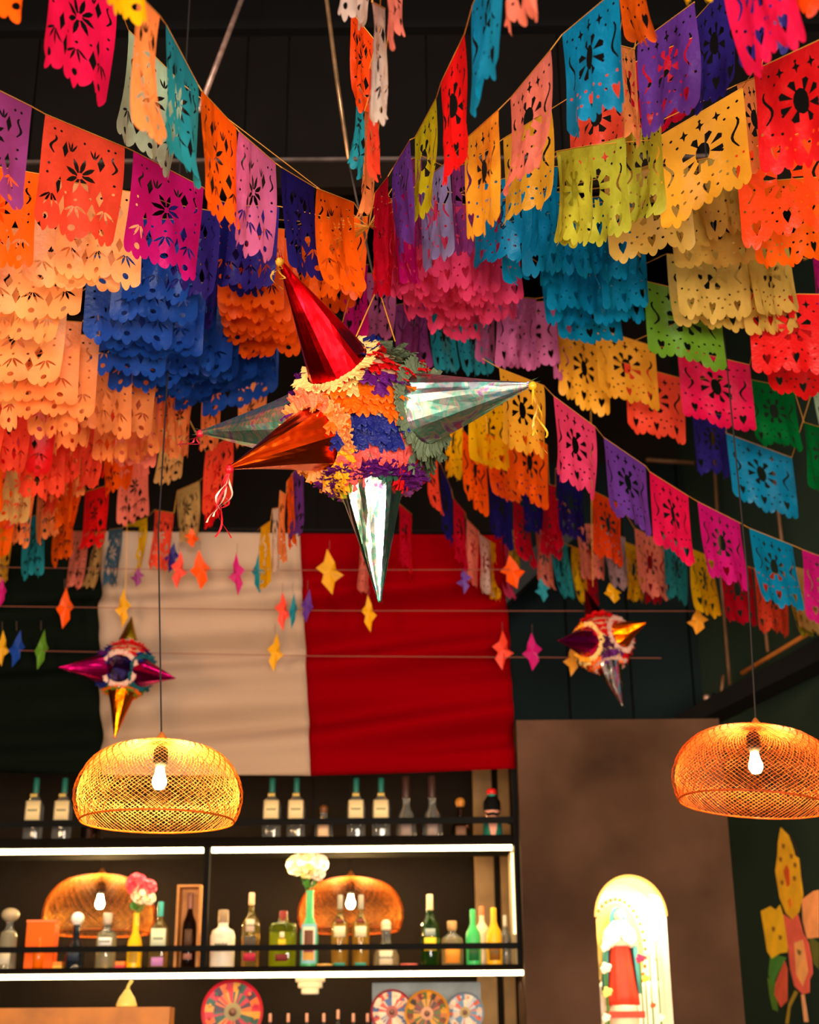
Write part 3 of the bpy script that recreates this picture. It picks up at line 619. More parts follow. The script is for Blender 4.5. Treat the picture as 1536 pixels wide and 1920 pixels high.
gar('lower right garland: yellow, orange, navy, orange-red, salmon, teal, yellow, crimson, coral', 'B', 'B', 1, [
 ('Ye', 878, 870, 948, 892, 130), ('Or', 956, 922, 1026, 968, 130, 134), ('Cr', 1030, 1030, 1042, 1034, 122), ('Nv', 1042, 1000, 1092, 1026, 122), ('Do', 1108, 1042, 1163, 1070, 124), ('Sa', 1190, 1108, 1244, 1136, 118), ('Te', 1244, 1118, 1286, 1142, 116), ('Ye', 1294, 1146, 1338, 1164, 118), ('Cr', 1348, 1164, 1408, 1182, 118), ('Co', 1414, 1184, 1473, 1198, 118), ('Tn', 1486, 1180, 1530, 1190, 118)])
gar('right garland: yellow, orange, navy, crimson and salmon flags under the silver cone', 'B', 'B', 1, [
 ('Ye', 836, 878, 866, 910, 118), ('Or', 868, 930, 912, 980, 124), ('Nv', 918, 1004, 958, 1042, 118), ('Cr', 962, 1048, 994, 1074, 112), ('Sa', 1003, 1095, 1034, 1114, 110), ('Te', 1034, 1116, 1064, 1132, 110), ('Ye', 1072, 1132, 1098, 1140, 108), ('Cr', 1098, 1134, 1116, 1142, 106)])
gar('right garland: yellow and orange flags just right of the star pinata', 'B', 'B', 1, [
 ('Ye', 880, 850, 912, 890, 122), ('Or', 912, 935, 962, 952, 122), ('Nv', 974, 1000, 1018, 1010, 112), ('Cr', 1018, 1040, 1056, 1052, 112), ('Sa', 1082, 1090, 1128, 1092, 108), ('Gy', 1130, 1104, 1172, 1116, 108), ('Ye', 1172, 1124, 1204, 1136, 108), ('Cr', 1210, 1130, 1242, 1136, 108)])
gar('steep right garland over the banner: coral, navy, crimson, salmon, white, yellow', 'B', 'B', 1, [
 ('Co', 794, 940, 820, 978, 122), ('Nv', 826, 990, 846, 1036, 120), ('Cr', 850, 1050, 872, 1076, 116), ('Sa', 875, 1085, 898, 1108, 112), ('Wh', 898, 1112, 918, 1126, 112), ('Ye', 919, 1124, 937, 1134, 110), ('Pk', 938, 1122, 954, 1128, 108), ('Ye', 956, 1096, 972, 1090, 100)])
gar('short edge-on tuft of red and white flags behind the silver bottom cone', 'B', 'B', 1, [
 ('Sa', 677, 1112, 696, 1116, 112), ('Cr', 748, 1060, 772, 1080, 116), ('Rd', 766, 1096, 784, 1128, 108), ('Wh', 770, 1112, 790, 1124, 100)])
gar('yellow-green and tan flags in the lower right corner of the garlands', 'B', 'B', 1, [
 ('Yg', 1476, 1190, 1506, 1204, 116), ('Tn', 1494, 1188, 1548, 1196, 120)])
gar('magenta flag cut by the right edge', 'B', 'B', -1, [('Mg', 1524, 622, 1580, 640, 140)])
gar('pink and purple flags hanging right above the star pinata', 'B', 'B', -1, [
 ('Mg', 652, 640, 690, 636, 140), ('Vi', 684, 648, 742, 640, 134), ('Pu', 742, 700, 800, 690, 128), ('Cr', 700, 566, 734, 556, 176)])
gar('dark red flag row directly behind the hub', 'B', 'B', -1, [('Or', 590, 572, 690, 566, 160), ('Rd', 700, 540, 730, 540, 172), ('Pk', 735, 560, 770, 556, 168)])
M_string = mat('garland_string', (196, 132, 40), .7)
seed = 100
for gi, (label, mode, kind, sign, flags, pre, post) in enumerate(G):
    cs = []
    for fl in flags:
        col, x0, y0, x1, y1, h0 = fl[:6]; h1 = fl[6] if len(fl) > 6 else h0
        if mode == 'B': y0 -= h0; y1 -= h1
        a, b = corners(x0, y0, x1, y1, h0, h1, sign); cs.append((col, a, b))
    g = thing('paper_garland', label, 'paper garland', cs[0][1], 'cut paper flag garlands')
    for col, a, b in cs:
        seed += 1
        narrow = (a-b).length < .15
        make_flag(a, b, kind, col, g, seed, 1.6 if narrow else 1.0)
    pts = []
    if pre: pts.append(P(pre[0], pre[1], hdepth(*pre, FH)))
    else:
        d = (cs[0][1]-cs[0][2]); d.z = abs(d.z)*.5; pts.append(cs[0][1]+d*.35)
    for col, a, b in cs: pts += [a, b]
    if post: pts.append(P(post[0], post[1], hdepth(*post, FH)))
    else:
        d = (cs[-1][2]-cs[-1][1]); d.z = abs(d.z)*.5; pts.append(cs[-1][2]+d*.35)
    mb = MB()
    for a, b in zip(pts[:-1], pts[1:]):
        if (a-b).length > 1e-3 : mb.tube([a, b], .0013, 5)
    mb.out('string', M_string, g)
print('garlands', len(G), 'flags', sum(len(g[4]) for g in G))
# ------------------------------------------------------------------ star pinatas
def frame(ax):
    ax = ax.normalized(); ref = Vector((0, 0, 1)) if abs(ax.z) < .9 else Vector((1, 0, 0))
    e1 = ax.cross(ref).normalized(); return ax, e1, ax.cross(e1)
def streamer(mb, p, L, wd_, rnd, curl=.012, drift=(0, 0)):
    n = 14; vs = []; fs = []; ph = rnd.uniform(0, 6); s = rnd.uniform(.6, 1.3)
    for i in range(n+1):
        t = i/n; c = p+Vector((drift[0]*t+curl*s*math.sin(ph+6*t)*t, drift[1]*t+curl*s*math.cos(ph+5*t)*t, -L*t))
        a = ph+4*t; d = Vector((math.cos(a), math.sin(a), 0))*wd_/2; vs += [c-d, c+d]
    for i in range(n): fs.append((2*i, 2*i+1, 2*i+3, 2*i+2))
    mb.add(vs, fs)
def petals_at(mb, p, nrm, dirn, L, W_, rnd, lift):
    """one snipped strip of crepe paper rooted at p, running along dirn and lifting off along nrm"""
    side = nrm.cross(dirn).normalized(); L *= rnd.uniform(.8, 1.25); W_ *= rnd.uniform(.8, 1.3); tw = rnd.uniform(-.5, .5)
    vs = []
    for t, q, wv in ((0, 0, 1), (.4, .25, 1.05), (.75, .65, 1.1)):
        c = p+dirn*L*t+nrm*L*lift*q*1.3
        s2 = side*math.cos(tw*t)+nrm*math.sin(tw*t)
        vs += [c-s2*W_/2*wv, c+nrm*W_*.18, c+s2*W_/2*wv]
    c = p+dirn*L+nrm*L*lift*1.35; s2 = side*math.cos(tw)+nrm*math.sin(tw)
    vs += [c-s2*W_*.55+nrm*.002, c-dirn*L*.16, c+s2*W_*.5]
    vs += [c-s2*W_*.2+dirn*L*.12, c+s2*W_*.3+dirn*L*.08]
    fs = [(0,1,4,3),(1,2,5,4),(3,4,7,6),(4,5,8,7),(6,7,10,9),(7,8,11,10),(9,10,12),(10,11,13)]
    mb.add(vs, fs)
def pinata(name, label, cpx, Y, R, sc, cones, rings, seeds, tassels, hang, seed=1, K=1.0):
    """cones: (tip dx, tip dy, toward(+1)/away, colour key, base radius, length factor); offsets in survey px from the centre"""
    rnd = random.Random(seed); c = P(cpx[0], cpx[1], Y); t = thing(name, label, 'pinata', c)
    ppm = FPX/((c-CAM).dot(_fw))
    def dir_of(dx, dy, tip_r, s):
        ux, uy = dx/ppm, -dy/ppm; q = math.sqrt(max(0, tip_r**2-ux*ux-uy*uy)); return (_r2*ux+_u2*uy-_fw*q*s).normalized()
    M_b = mat('newsprint_body', (190, 150, 110), .9)
    MB().ball(c, R*.93, 28).out('body', M_b, t, True)
    axes = []
    for (dx, dy, s, key, br, tr) in cones:
        ax = dir_of(dx, dy, tr, s); ax, e1, e2 = frame(ax); axes.append((ax, br, key))
        n = 26; L0 = math.sqrt(max(1e-6, R*R-br*br))*.90; rows_ = 9; vs = []; fs = []; ph = [rnd.uniform(0, 6) for _ in range(3)]
        for j in range(rows_+1):
            q = j/rows_; rr_ = br*(1-q)**1.02+.0045*sc
            for i in range(n):
                a = 2*math.pi*i/n; k = 1+.055*(1 if i % 4 == 0 else (-.5 if i % 4 == 2 else 0))*(1-q*.4)+.04*math.sin(3*a+ph[0]+4*q)+.02*math.sin(7*a+ph[1]-6*q)
                p = c+ax*(L0+(tr-L0)*q)+(e1*math.cos(a)+e2*math.sin(a))*rr_*k; vs.append(p)
        for j in range(rows_):
            for i in range(n): fs.append((j*n+i, j*n+(i+1) % n, (j+1)*n+(i+1) % n, (j+1)*n+i))
        vs.append(c+ax*tr*1.01); fs += [(rows_*n+i, rows_*n+(i+1) % n, len(vs)-1) for i in range(n)]
        nm, M_f = FO[key]
        cone_o = meshobj('foil_cone', [tuple(x) for x in vs], fs, M_f, t, False, nm+' foil cone')
        # pinched paper end
        tip = c+ax*tr; mb = MB(); vs = []
        for i in range(8):
            a = 2*math.pi*i/8+rnd.uniform(-.2, .2); d = (e1*math.cos(a)+e2*math.sin(a))
            mb.add([tip-ax*.012*sc+d*.006*sc, tip-ax*.012*sc+d*.006*sc+e1*.005*sc, tip+ax*rnd.uniform(.010, .024)*sc+d*rnd.uniform(.008, .016)*sc], [(0, 1, 2)])
        mb.out('pinched_tip', M_f, cone_o)
    # crepe frills in rows over the ball
    bins = {}
    def colour_at(nn):
        ux, uy = nn.dot(_r2)*R*ppm, -nn.dot(_u2)*R*ppm; front = -nn.dot(_fw)
        best = min(seeds, key=lambda s: (s[0]-ux)**2+(s[1]-uy)**2+(0 if front > -.2 else 0)); return best[2]
    nrow = int(15*K)
    for j in range(nrow+1):
        th = math.pi*(j+.5)/(nrow+1)
        cnt = max(4, int(2*math.pi*math.sin(th)*R/(.0155*sc)))
        for i in range(cnt):
            a = 2*math.pi*(i+rnd.random()*.6)/cnt; t2 = th+rnd.uniform(-.05, .05)
            nn = Vector((math.sin(t2)*math.cos(a), math.sin(t2)*math.sin(a), math.cos(t2)))
            if any(nn.angle(ax) < math.asin(min(.99, br/R))*1.02 for ax, br, _ in axes): continue
            dn = Vector((math.cos(t2)*math.cos(a), math.cos(t2)*math.sin(a), -math.sin(t2)))
            dn = (dn+nn.cross(dn)*rnd.uniform(-.5, .5)).normalized()
            bins.setdefault(colour_at(nn), MB()); petals_at(bins[colour_at(nn)], c+nn*R*.93, nn, dn, .048*sc, .027*sc, rnd, rnd.uniform(.12, .5))
    for k, mb in bins.items():
        nm, rgb = CR[k]; mb.out('crepe_frill', paper('crepe_'+k, rgb, .25, 120, .5), t, False, nm+' crepe paper frill')['kind'] = 'stuff'
    for (ax, br, _), (ck, wdt) in zip(axes, rings):
        ax, e1, e2 = frame(ax); mbs = {}
        for layer in range(wdt):
            al = math.asin(min(.99, br/R))*(1.0+.14*layer); cnt = int(2*math.pi*R*math.sin(al)/(.0125*sc))
            for i in range(cnt):
                a = 2*math.pi*(i+.3*layer+rnd.random()*.5)/cnt; o_ = e1*math.cos(a)+e2*math.sin(a)
                nn = ax*math.cos(al)+o_*math.sin(al); dn = (o_*math.cos(al)-ax*math.sin(al)).normalized()
                k = ck[int(len(ck)*i/cnt)] if isinstance(ck, list) else ck
                mbs.setdefault(k, MB())
                petals_at(mbs[k], c+nn*R*(.99+.01*wdt-.01*layer), nn, dn, .034*sc, .024*sc, rnd, rnd.uniform(.12, .5))
        for k, mb in mbs.items():
            nm, rgb = CR[k]; mb.out('cone_collar', paper('crepe_'+k, rgb, .25, 120, .5), t, False, nm+' crepe collar round a cone')['kind'] = 'stuff'
    for (ci, L, cols, nst, drift) in tassels:
        tip = c+axes[ci][0]*cones[ci][5]
        knot = MB().ball(tip+Vector((0, 0, -.004)), .011*sc, 10).out('tie_knot', mat('tas_%d_%d_%d' % cols[0], cols[0], .4), t, True)
        for kk in range(nst):
            mb = MB(); streamer(mb, tip+Vector((0, 0, -.006)), L*rnd.uniform(.6, 1.1), .005*sc, rnd, .022, (drift*rnd.uniform(.2, 1.2), 0))
            cc = cols[kk % len(cols)]; mb.out('streamer', mat('tas_%d_%d_%d' % cc, cc, .35, metal=.3), knot)
    for pts in hang: MB().tube(pts, .0016*max(.8, sc), 5).out('hanging_cord', M_gold, t)
    return t, c
FO = dict(red=('red', foil('red', (225, 10, 24))), copper=('copper orange', foil('copper', (226, 74, 8))), holo=('holographic silver', foil('holo', (225, 225, 225), True, .12)), holo3=('holographic silver', foil('holo_bright', (240, 240, 245), True, .33)), holo2=('silver holographic', foil('silver_holo', (240, 240, 245), True, .2)), silver=('silver', foil('silver', (222, 224, 226), False, .12)),
          mag=('magenta', foil('magenta', (206, 14, 120))), blue=('dark blue', foil('blue', (44, 34, 120))), gold=('olive gold', foil('gold', (170, 140, 20))), orange=('orange', foil('orange', (255, 120, 6))), dred=('dark red', foil('dark_red', (120, 4, 24))))
CR = dict(cream=('cream', (250, 214, 130)), yel=('yellow-orange', (255, 178, 34)), peach=('peach', (255, 164, 92)), peach2=('pinkish peach', (252, 138, 96)), orange=('orange', (255, 108, 10)), pur=('purple', (102, 26, 120)), navy=('navy blue', (26, 36, 120)), coral=('coral pink', (250, 92, 84)), sage=('sage green', (106, 120, 92)),
          green=('dark green', (50, 92, 72)), red=('red', (228, 20, 26)), lilac=('dusty purple', (132, 58, 124)), lime=('lime green', (150, 160, 40)), white=('whitish pink', (226, 186, 168)), teal=('teal', (16, 88, 98)), grass=('grass green', (84, 128, 30)), plum=('plum', (70, 8, 60)))
YP = KN.y - .05
C0 = P(690, 792, YP)
pinata('star_pinata', 'large star pinata with foil cones and multicoloured crepe, hanging at the centre', (690, 790), YP, .196, 1.0,
  [(-150, -272, 1, 'red', .083, .49), (-332, 14, -1, 'holo3', .098, .49), (-232, 94, 1, 'copper', .08, .46), (292, -52, 1, 'holo3', .09, .49), (24, 330, 1, 'holo2', .08, .485)],
  [('cream', 1), (['peach', 'yel', 'pur', 'peach'], 1), (['peach', 'yel', 'peach', 'peach2', 'peach'], 2), ('sage', 1), (['pur', 'lilac', 'pur'], 3)],
  [(0, -165, 'navy'), (60, -130, 'sage'), (40, -105, 'red'), (95, -115, 'red'), (28, -82, 'pur'), (-30, -95, 'cream'), (10, -45, 'orange'), (60, -48, 'orange'), (-60, -48, 'orange'), (-105, -30, 'peach'), (10, 5, 'navy'), (55, 12, 'navy'), (20, 50, 'coral'), (65, 42, 'coral'), (0, 75, 'coral'), (60, 82, 'green'), (100, 85, 'red'), (115, 60, 'sage'), (30, 98, 'green'), (-60, 105, 'yel'), (-100, 110, 'yel'), (-80, 125, 'lime'), (-140, -50, 'pur'), (-145, -20, 'peach'), (0, 125, 'pur'), (115, 110, 'coral'), (-130, 20, 'yel'), (80, -20, 'orange')],
  [(2, .16, [(190, 10, 30), (225, 190, 170)], 6, -.03), (1, .05, [(170, 10, 40)], 3, -.07), (3, .16, [(220, 160, 20), (200, 150, 60)], 5, .02), (0, .06, [(215, 160, 40)], 3, .0)],
  [[KN, P(716, 560, KN.y), P(741, 640, YP)], [KN, P(690, 580, KN.y), P(664, 640, YP)]], 3)
Y2 = 5.75
c2 = P(235, 1255, Y2)
pinata('star_pinata', 'small star pinata with a blue foil cone facing forward, before the white stripe', (235, 1255), Y2, .118, .52,
  [(-4, -14, 1, 'blue', .056, .20), (-105, -12, 1, 'mag', .058, .29), (106, 8, 1, 'mag', .058, .29), (-6, 118, 1, 'orange', .056, .30), (-4, -92, -1, 'gold', .052, .27)],
  [('white', 1), (['navy', 'pur'], 1), ('teal', 1), ('orange', 1), ('white', 1)],
  [(0, -50, 'red'), (30, -45, 'red'), (-40, 0, 'orange'), (40, 5, 'orange'), (-30, -35, 'navy'), (35, -35, 'navy'), (-40, 32, 'grass'), (0, 34, 'grass'), (30, 36, 'grass'), (52, 30, 'teal'), (-55, -10, 'navy'), (20, 52, 'orange'), (-10, 52, 'orange'), (50, -10, 'plum')],
  [], [[P(230, 1178, Y2+.05), P(236, 1090, Y2+.05), P(240, 900, Y2+.05), Vector((P(240, 900, Y2).x, Y2+.05, 5.6))]], 5, .8)
pinata('star_pinata', 'small star pinata with magenta, orange and silver foil cones, right of the banner', (1130, 1205), Y2, .122, .52,
  [(-92, -12, 1, 'mag', .062, .29), (68, -42, 1, 'orange', .058, .24), (26, 108, 1, 'silver', .052, .30), (-22, -95, -1, 'dred', .05, .29)],
  [(['yel', 'cream', 'cream', 'yel'], 1), ('white', 1), ('white', 1), ('red', 1)],
  [(-10, -48, 'red'), (-40, -40, 'red'), (20, -50, 'red'), (0, 0, 'plum'), (10, 12, 'pur'), (-20, 40, 'orange'), (20, 36, 'orange'), (50, 25, 'red'), (-45, 20, 'cream'), (0, 52, 'orange')],
  [], [[P(1112, 1100, Y2+.08), P(1110, 1000, Y2+.08), P(1108, 760, Y2+.08), Vector((P(1108, 760, Y2).x, Y2+.08, 5.6))]], 6, .8)

# ------------------------------------------------------------------ strings of folded paper stars
def star(parent, px, py, Y, L, wpx, col, seed, kind='paper_star'):
    r = random.Random(seed); c = P(px, py, Y); ppm = FPX/((c-CAM).dot(_fw)); R = L/ppm/2; yaw = r.uniform(-.5, .5)
    vw = math.atan2(c.y, c.x)-math.pi/2; ex = Vector((math.cos(yaw+vw), math.sin(yaw+vw), 0)); n = 5; vs = [c+Vector((ex.y, -ex.x, 0))*.012, c-Vector((ex.y, -ex.x, 0))*.012]; tl = r.uniform(-.15, .15)
    fl = r.choice((-1, 1)); nrm_ = Vector((ex.y, -ex.x, 0)); wr_ = wpx/ppm*1.15
    for i, (qx, qz) in enumerate([(.02, 1), (.20, .40), (.52, .14), (.25, -.14), (.34, -.46), (-.04, -1), (-.18, -.42), (-.52, -.16), (-.27, .10), (-.22, .42)]):
        vs.append(c+ex*(qx*fl+tl*qz)*wr_+Vector((0, 0, 1))*qz*R+nrm_*(.02 if i % 2 else -.006)*abs(qx)*1.5)
    fs = []
    for i in range(10): fs += [(0, 2+i, 2+(i+1) % 10), (1, 2+(i+1) % 10, 2+i)]
    nm, rgb = C[col]
    return meshobj(kind, [tuple(v) for v in vs], fs, paper(col, rgb, .4), parent, False, nm+' folded paper star')
def wire_line(label, yl, xs_, Y, stars):
    t = thing('star_garland', label, 'star garland', P(xs_[0], yl[0], Y), 'strings of little paper stars')
    a, b = P(xs_[0], yl[0], Y), P(xs_[1], yl[1], Y)
    MB().tube([a, (a+b)/2+Vector((0, 0, -.01)), b], .0018, 5).out('wire', mat('thin_wire', (120, 66, 50), .6), t)
    for k, (x, y, L, wp, col) in enumerate(stars):
        star(t, x, y, Y, L, wp, col, int(x*7+y))
        q = (x-xs_[0])/(xs_[1]-xs_[0]); yw = yl[0]+(yl[1]-yl[0])*q
        top = P(x, y-L*.45, Y); MB().tube([top, P(x, min(yw, y-L*.45)-18, Y)], .0009, 4).out('thread', mat('thin_thread', (90, 70, 60), .8), t)
wire_line('upper wire of little paper stars in front of the banner', (1063, 1068), (-60, 960), 5.85, [
 (335, 1068, 78, 26, 'Co'), (322, 1045, 62, 24, 'Iv'), (375, 1068, 80, 36, 'Or'), (445, 1076, 88, 26, 'Mg'), (486, 1075, 82, 28, 'Te'), (618, 1072, 90, 42, 'Ye'), (258, 1082, 40, 22, 'Pu'), (2, 1110, 60, 20, 'Mg'), (360, 1008, 40, 24, 'Or'), (871, 1088, 55, 24, 'Vt'), (962, 1072, 70, 44, 'Or')])
wire_line('middle wire of little paper stars crossing banner and dark wall', (1136, 1146), (-60, 1330), 5.92, [
 (121, 1140, 82, 34, 'Or'), (231, 1140, 78, 24, 'Ye'), (530, 1146, 78, 26, 'Co'), (549, 1145, 72, 18, 'Te'), (577, 1136, 66, 24, 'Vt'), (692, 1150, 74, 24, 'Ye'), (1017, 1106, 50, 24, 'Te'), (1308, 1165, 52, 36, 'Gd'), (1148, 1112, 40, 34, 'Ye')])
wire_line('lowest wire of little paper stars, blue and green at left', (1218, 1234), (-60, 1240), 5.98, [
 (4, 1215, 70, 22, 'Ye'), (31, 1216, 74, 26, 'Bl'), (77, 1218, 80, 26, 'Gr'), (516, 1223, 76, 26, 'Ye'), (942, 1219, 78, 34, 'Co'), (998, 1222, 74, 32, 'Mg'), (1074, 1236, 66, 28, 'Gd')])

# ------------------------------------------------------------------ woven bamboo pendants
def bamboo(name, col, tr):
    return paper(name, col, tr, 200, .3)
def pendant(label, px, pyt, Y, Rr, Hh, cord_top, tilt=0, n1=104, seed=1, warm=(255, 206, 128), power=260, cols=((186, 92, 18), (255, 200, 104)), roll=0):
    top = P(px, pyt, Y); t = thing('pendant_lamp', label, 'lamp', top); rnd = random.Random(seed)
    prof = [(.06, 0), (.36, -.02), (.60, -.09), (.77, -.19), (.88, -.32), (.96, -.47), (1.0, -.62), (1.0, -.75), (.97, -.88), (.91, -1.0)]
    rotm = Matrix.Rotation(R_(tilt), 3, 'X') @ Matrix.Rotation(R_(roll), 3, 'Y')
    def pr(s, k=1.0):
        q = s*(len(prof)-1); i = min(int(q), len(prof)-2); f = q-i
        return (prof[i][0]*(1-f)+prof[i+1][0]*f)*Rr*k, (prof[i][1]*(1-f)+prof[i+1][1]*f)*Hh
    def lattice(nn, k, wd_, tws, s0=0.0, ns=22):
        mb = MB()
        for dr in (1, -1):
            for i in range(nn):
                ph = 2*math.pi*(i+rnd.uniform(-.12, .12))/nn; vs = []; fs = []
                for j in range(ns+1):
                    s = s0+(1-s0)*j/ns; r_, z_ = pr(s, k+.006*math.sin((j+i*(2 if dr > 0 else 3))*1.57)); a = ph+dr*tws*s**.85
                    e = Vector((-math.sin(a), math.cos(a), 0)); up = Vector((0, 0, 1))
                    wv = (e*.75+up*.66*dr*(-1 if True else 1)); wdd = wd_*min(1, .30+1.1*s)
                    p = Vector((r_*math.cos(a), r_*math.sin(a), z_))
                    vs += [top+rotm@(p-wv*wdd/2), top+rotm@(p+wv*wdd/2)]
                for j in range(ns): fs.append((2*j, 2*j+1, 2*j+3, 2*j+2))
                mb.add(vs, fs)
        return mb
    a_ = lattice(int(n1*.46), 1.0, .0068*Rr/.235, 1.5).out('woven_shade', bamboo('bamboo%d' % int(px), cols[0], .22), t); a_['kind'] = 'stuff'
    b_ = lattice(int(n1*.86), .955, .0068*Rr/.235, 1.9).out('inner_weave', bamboo('bamboo_inner%d' % int(px), cols[1], .22), a_); b_['kind'] = 'stuff'
    for s, w_ in ((0, .006), (1, .0055), (.02, .004)):
        r_, z_ = pr(s); mb = MB(); pts = [top+rotm@Vector((r_*math.cos(a), r_*math.sin(a), z_)) for a in np.linspace(0, 2*math.pi, 49)]
        mb.tube(pts, w_*.5, 6, False); mb.out('shade_hoop', bamboo('bamboo%d' % int(px), cols[0], .3), a_)
    bc = top+rotm@Vector((0, 0, -.50*Hh))
    sock = MB().lathe([(.012, 0), (.02, .012), (.02, .05), (.012, .06)], bc+Vector((0, 0, .04)), 14).out('lamp_socket', M_black, t, True)
    MB().lathe([(.003, -.022), (.012, -.020), (.019, -.008), (.020, .004), (.014, .020), (.010, .042)], bc, 16).out('bulb', mat('bulb_%d' % power, warm, .5, emit=power), sock, True)
    ct = P(*cord_top); MB().tube([bc+Vector((0, 0, .1)), top+Vector((0, 0, .0)), ct, (ct.x, ct.y, 5.6)], .0026, 6).out('cord', mat('black_cord', (26, 20, 16), .7), t)
    MB().lathe([(.004, .03), (.016, .012), (.02, 0)], top, 14).out('cap', mat('bamboo_cap', (180, 100, 30), .6), t, True)
    return t
pendant('woven bamboo pendant lamp hanging in front of the bar, below the banner', 303, 1392, 4.0, .234, .222, (297, 1000, 4.0), seed=2, power=1900)
pendant('woven bamboo pendant lamp cut by the right edge, orange-tinted', 1418, 1365, 4.15, .24, .226, (1402, 1080, 4.15), seed=3, cols=((176, 72, 16), (246, 140, 62)), power=1250, roll=6)
pendant('smaller looking bamboo lamp seen through the shelf at left', 191, 1640, 6.98, .262, .27, (191, 1500, 6.98), seed=4, n1=84, cols=((176, 84, 18), (240, 160, 70)), power=1500)
pendant('smaller looking bamboo lamp behind the bottles in the middle bay', 658, 1645, 6.98, .25, .245, (658, 1500, 6.98), seed=5, n1=84, cols=((172, 76, 16), (232, 140, 54)), power=1500)
# ------------------------------------------------------------------ bar shelving
YS, YD = 6.15, 6.52        # front and back of the shelves
bar = thing('bar_shelf', 'black metal bar shelving with warm light strips, full of bottles', 'shelf', (P(500, 1815, YS).x, YS, 1.8))
z2t, z2b = P(480, 1812, YS).z, P(480, 1823, YS).z
z1t, z1b = P(480, 1569, YS).z, P(480, 1588, YS).z
XL = P(-160, 1700, YS).x; XR = P(968, 1700, YS).x; XR2 = P(992, 1860, YS).x
M_shelf = mat('shelf_black', (16, 12, 9), .9, spec=.05, bump=.05); M_led = mat('led_strip', (255, 226, 164), .5, emit=14)
M_side = mat('shelf_side', (168, 150, 118), .7, var=.15, bscale=6)
MB().box((XL, YS, z1b), (XR, YD, z1t)).out('shelf_board', M_shelf, bar)
MB().box((XL, YS, z2b), (XR2, YD, z2t)).out('shelf_board', M_shelf, bar)
zb3 = 1.52
MB().box((XL, YS-.02, zb3-.04), (XR2, YD, zb3)).out('shelf_board', M_shelf, bar)
MB().box((XL, YS, .05), (XR2, YD, zb3-.045)).out('back_counter', M_shelf, bar)
for z in (z1b, z2b):
    xe = XR-.01 if z == z1b else XR2-.005
    segs = [(XL, P(376, 1700, YS).x), (P(393, 1700, YS).x, xe)] if z == z1b else [(XL, xe)]
    for a, b in segs: MB().box((a, YS-.004, z-.020), (b, YS+.022, z-.001)).out('led_strip', M_led, bar, label='glowing warm white light strip')
MB().box((XR2-.018, YS-.006, 1.45), (XR2, YS+.02, z2b-.034)).out('led_strip', M_led, bar, label='glowing vertical light strip')
MB().box((XR-.014, YS-.003, z2t+.12), (XR-.004, YS+.012, z1b-.034)).out('led_strip', mat('led_dim', (255, 226, 164), .5, emit=2.2), bar, label='glowing vertical light strip')
for x0, x1 in ((380, 390), (-100, -92)): MB().box((P(x0, 1700, YS).x, YS-.012, z2t), (P(x1, 1700, YS).x, YS+.03, z1b)).out('post', M_black, bar)
MB().box((XR, YS-.01, z2t), (XR+.03, YS+.04, z1t+.35)).out('post', M_black, bar)
MB().box((XR-.003, YS+.03, z2t), (XR+.012, YD, z1b)).out('side_panel', M_side, bar, label='pale lit side panel')
MB().box((XR2-.002, YS+.02, 1.42), (XR2+.012, YD, z2b)).out('side_panel', M_side, bar, label='pale lit side panel')
for (zz, ya, xe, th) in ((P(480, 1777, YS-.03).z, YS-.03, XR, .0115), (P(480, 1541, YS-.03).z, YS-.03, XR, .013)):
    MB().box((XL, ya, zz-th), (xe, ya+.012, zz+th)).out('guard_rail', M_black, bar)
    for x in (385, 960): MB().box((P(x, 1700, YS).x-.006, ya+.012, zz-th), (P(x, 1700, YS).x+.006, YS+.01, zz+th)).out('rail_bracket', M_black, bar)
# wall studs seen behind the shelves
for x0, x1, y0_ in ((893, 928, 1450), (941, 962, 1450)):
    struct(MB().box((P(x0, 1700, 7.2).x, 7.2, .1), (P(x1, 1700, 7.2).x, 7.3, 3.3)), 'trim_%d' % (20+x0), mat('stud_wood', (140, 110, 72), .7, var=.25, bscale=8))
lamp_sh = [area('shelf_glow', (-.3, 6.34, z1b-.04), (-.3, 6.4, 1.8), 2.6, 11, (1, .82, .5), .05), area('shelf_glow', (-.2, 6.34, z2b-.04), (-.2, 6.4, 1.4), 2.6, 2.5, (1, .82, .5), .05)]

def glass(name, col, rough=.04): return mat('glass_'+name, col, rough, trans=.92, ior=1.4)
G_clear = glass('clear', (228, 232, 226)); G_green = glass('green', (60, 130, 40)); G_dark = glass('dark', (60, 40, 26)); G_amber = glass('pale_gold', (235, 205, 110)); G_blue = glass('smoke_blue', (70, 92, 110)); G_lime = glass('lime', (190, 210, 40))
M_cork = mat('cork', (196, 130, 66), .8, bump=.3, bscale=80); M_lab = mat('cream_label', (240, 222, 178), .7); M_white = mat('white_ceramic', (238, 222, 200), .4)
M_print = mat('label_print', (86, 96, 60), .7)
SHAPES = {
 'tall': [(.0, .001), (.95, .0), (1, .015), (1, .55), (.93, .61), (.6, .68), (.36, .73), (.30, .78), (.29, .90)],
 'short': [(.0, .001), (.95, 0), (1, .02), (1, .52), (.92, .62), (.55, .70), (.34, .74), (.32, .84)],
 'decanter': [(.0, .001), (1, 0), (1, .02), (.88, .50), (.80, .60), (.45, .66), (.36, .70), (.36, .78)],
 'wine': [(.0, .001), (.95, 0), (1, .02), (1, .52), (.9, .60), (.55, .68), (.36, .76), (.33, .90)],
 'square': [(.0, .001), (.98, 0), (1, .01), (1, .74), (.9, .78), (.4, .80), (.35, .88)],
 'bell': [(.0, .001), (1, 0), (1, .03), (.96, .25), (.7, .42), (.42, .5), (.34, .56), (.34, .78)],
 'jug': [(.0, .001), (.92, 0), (.98, .03), (1, .56), (.86, .65), (.5, .69), (.40, .72), (.38, .80)]}
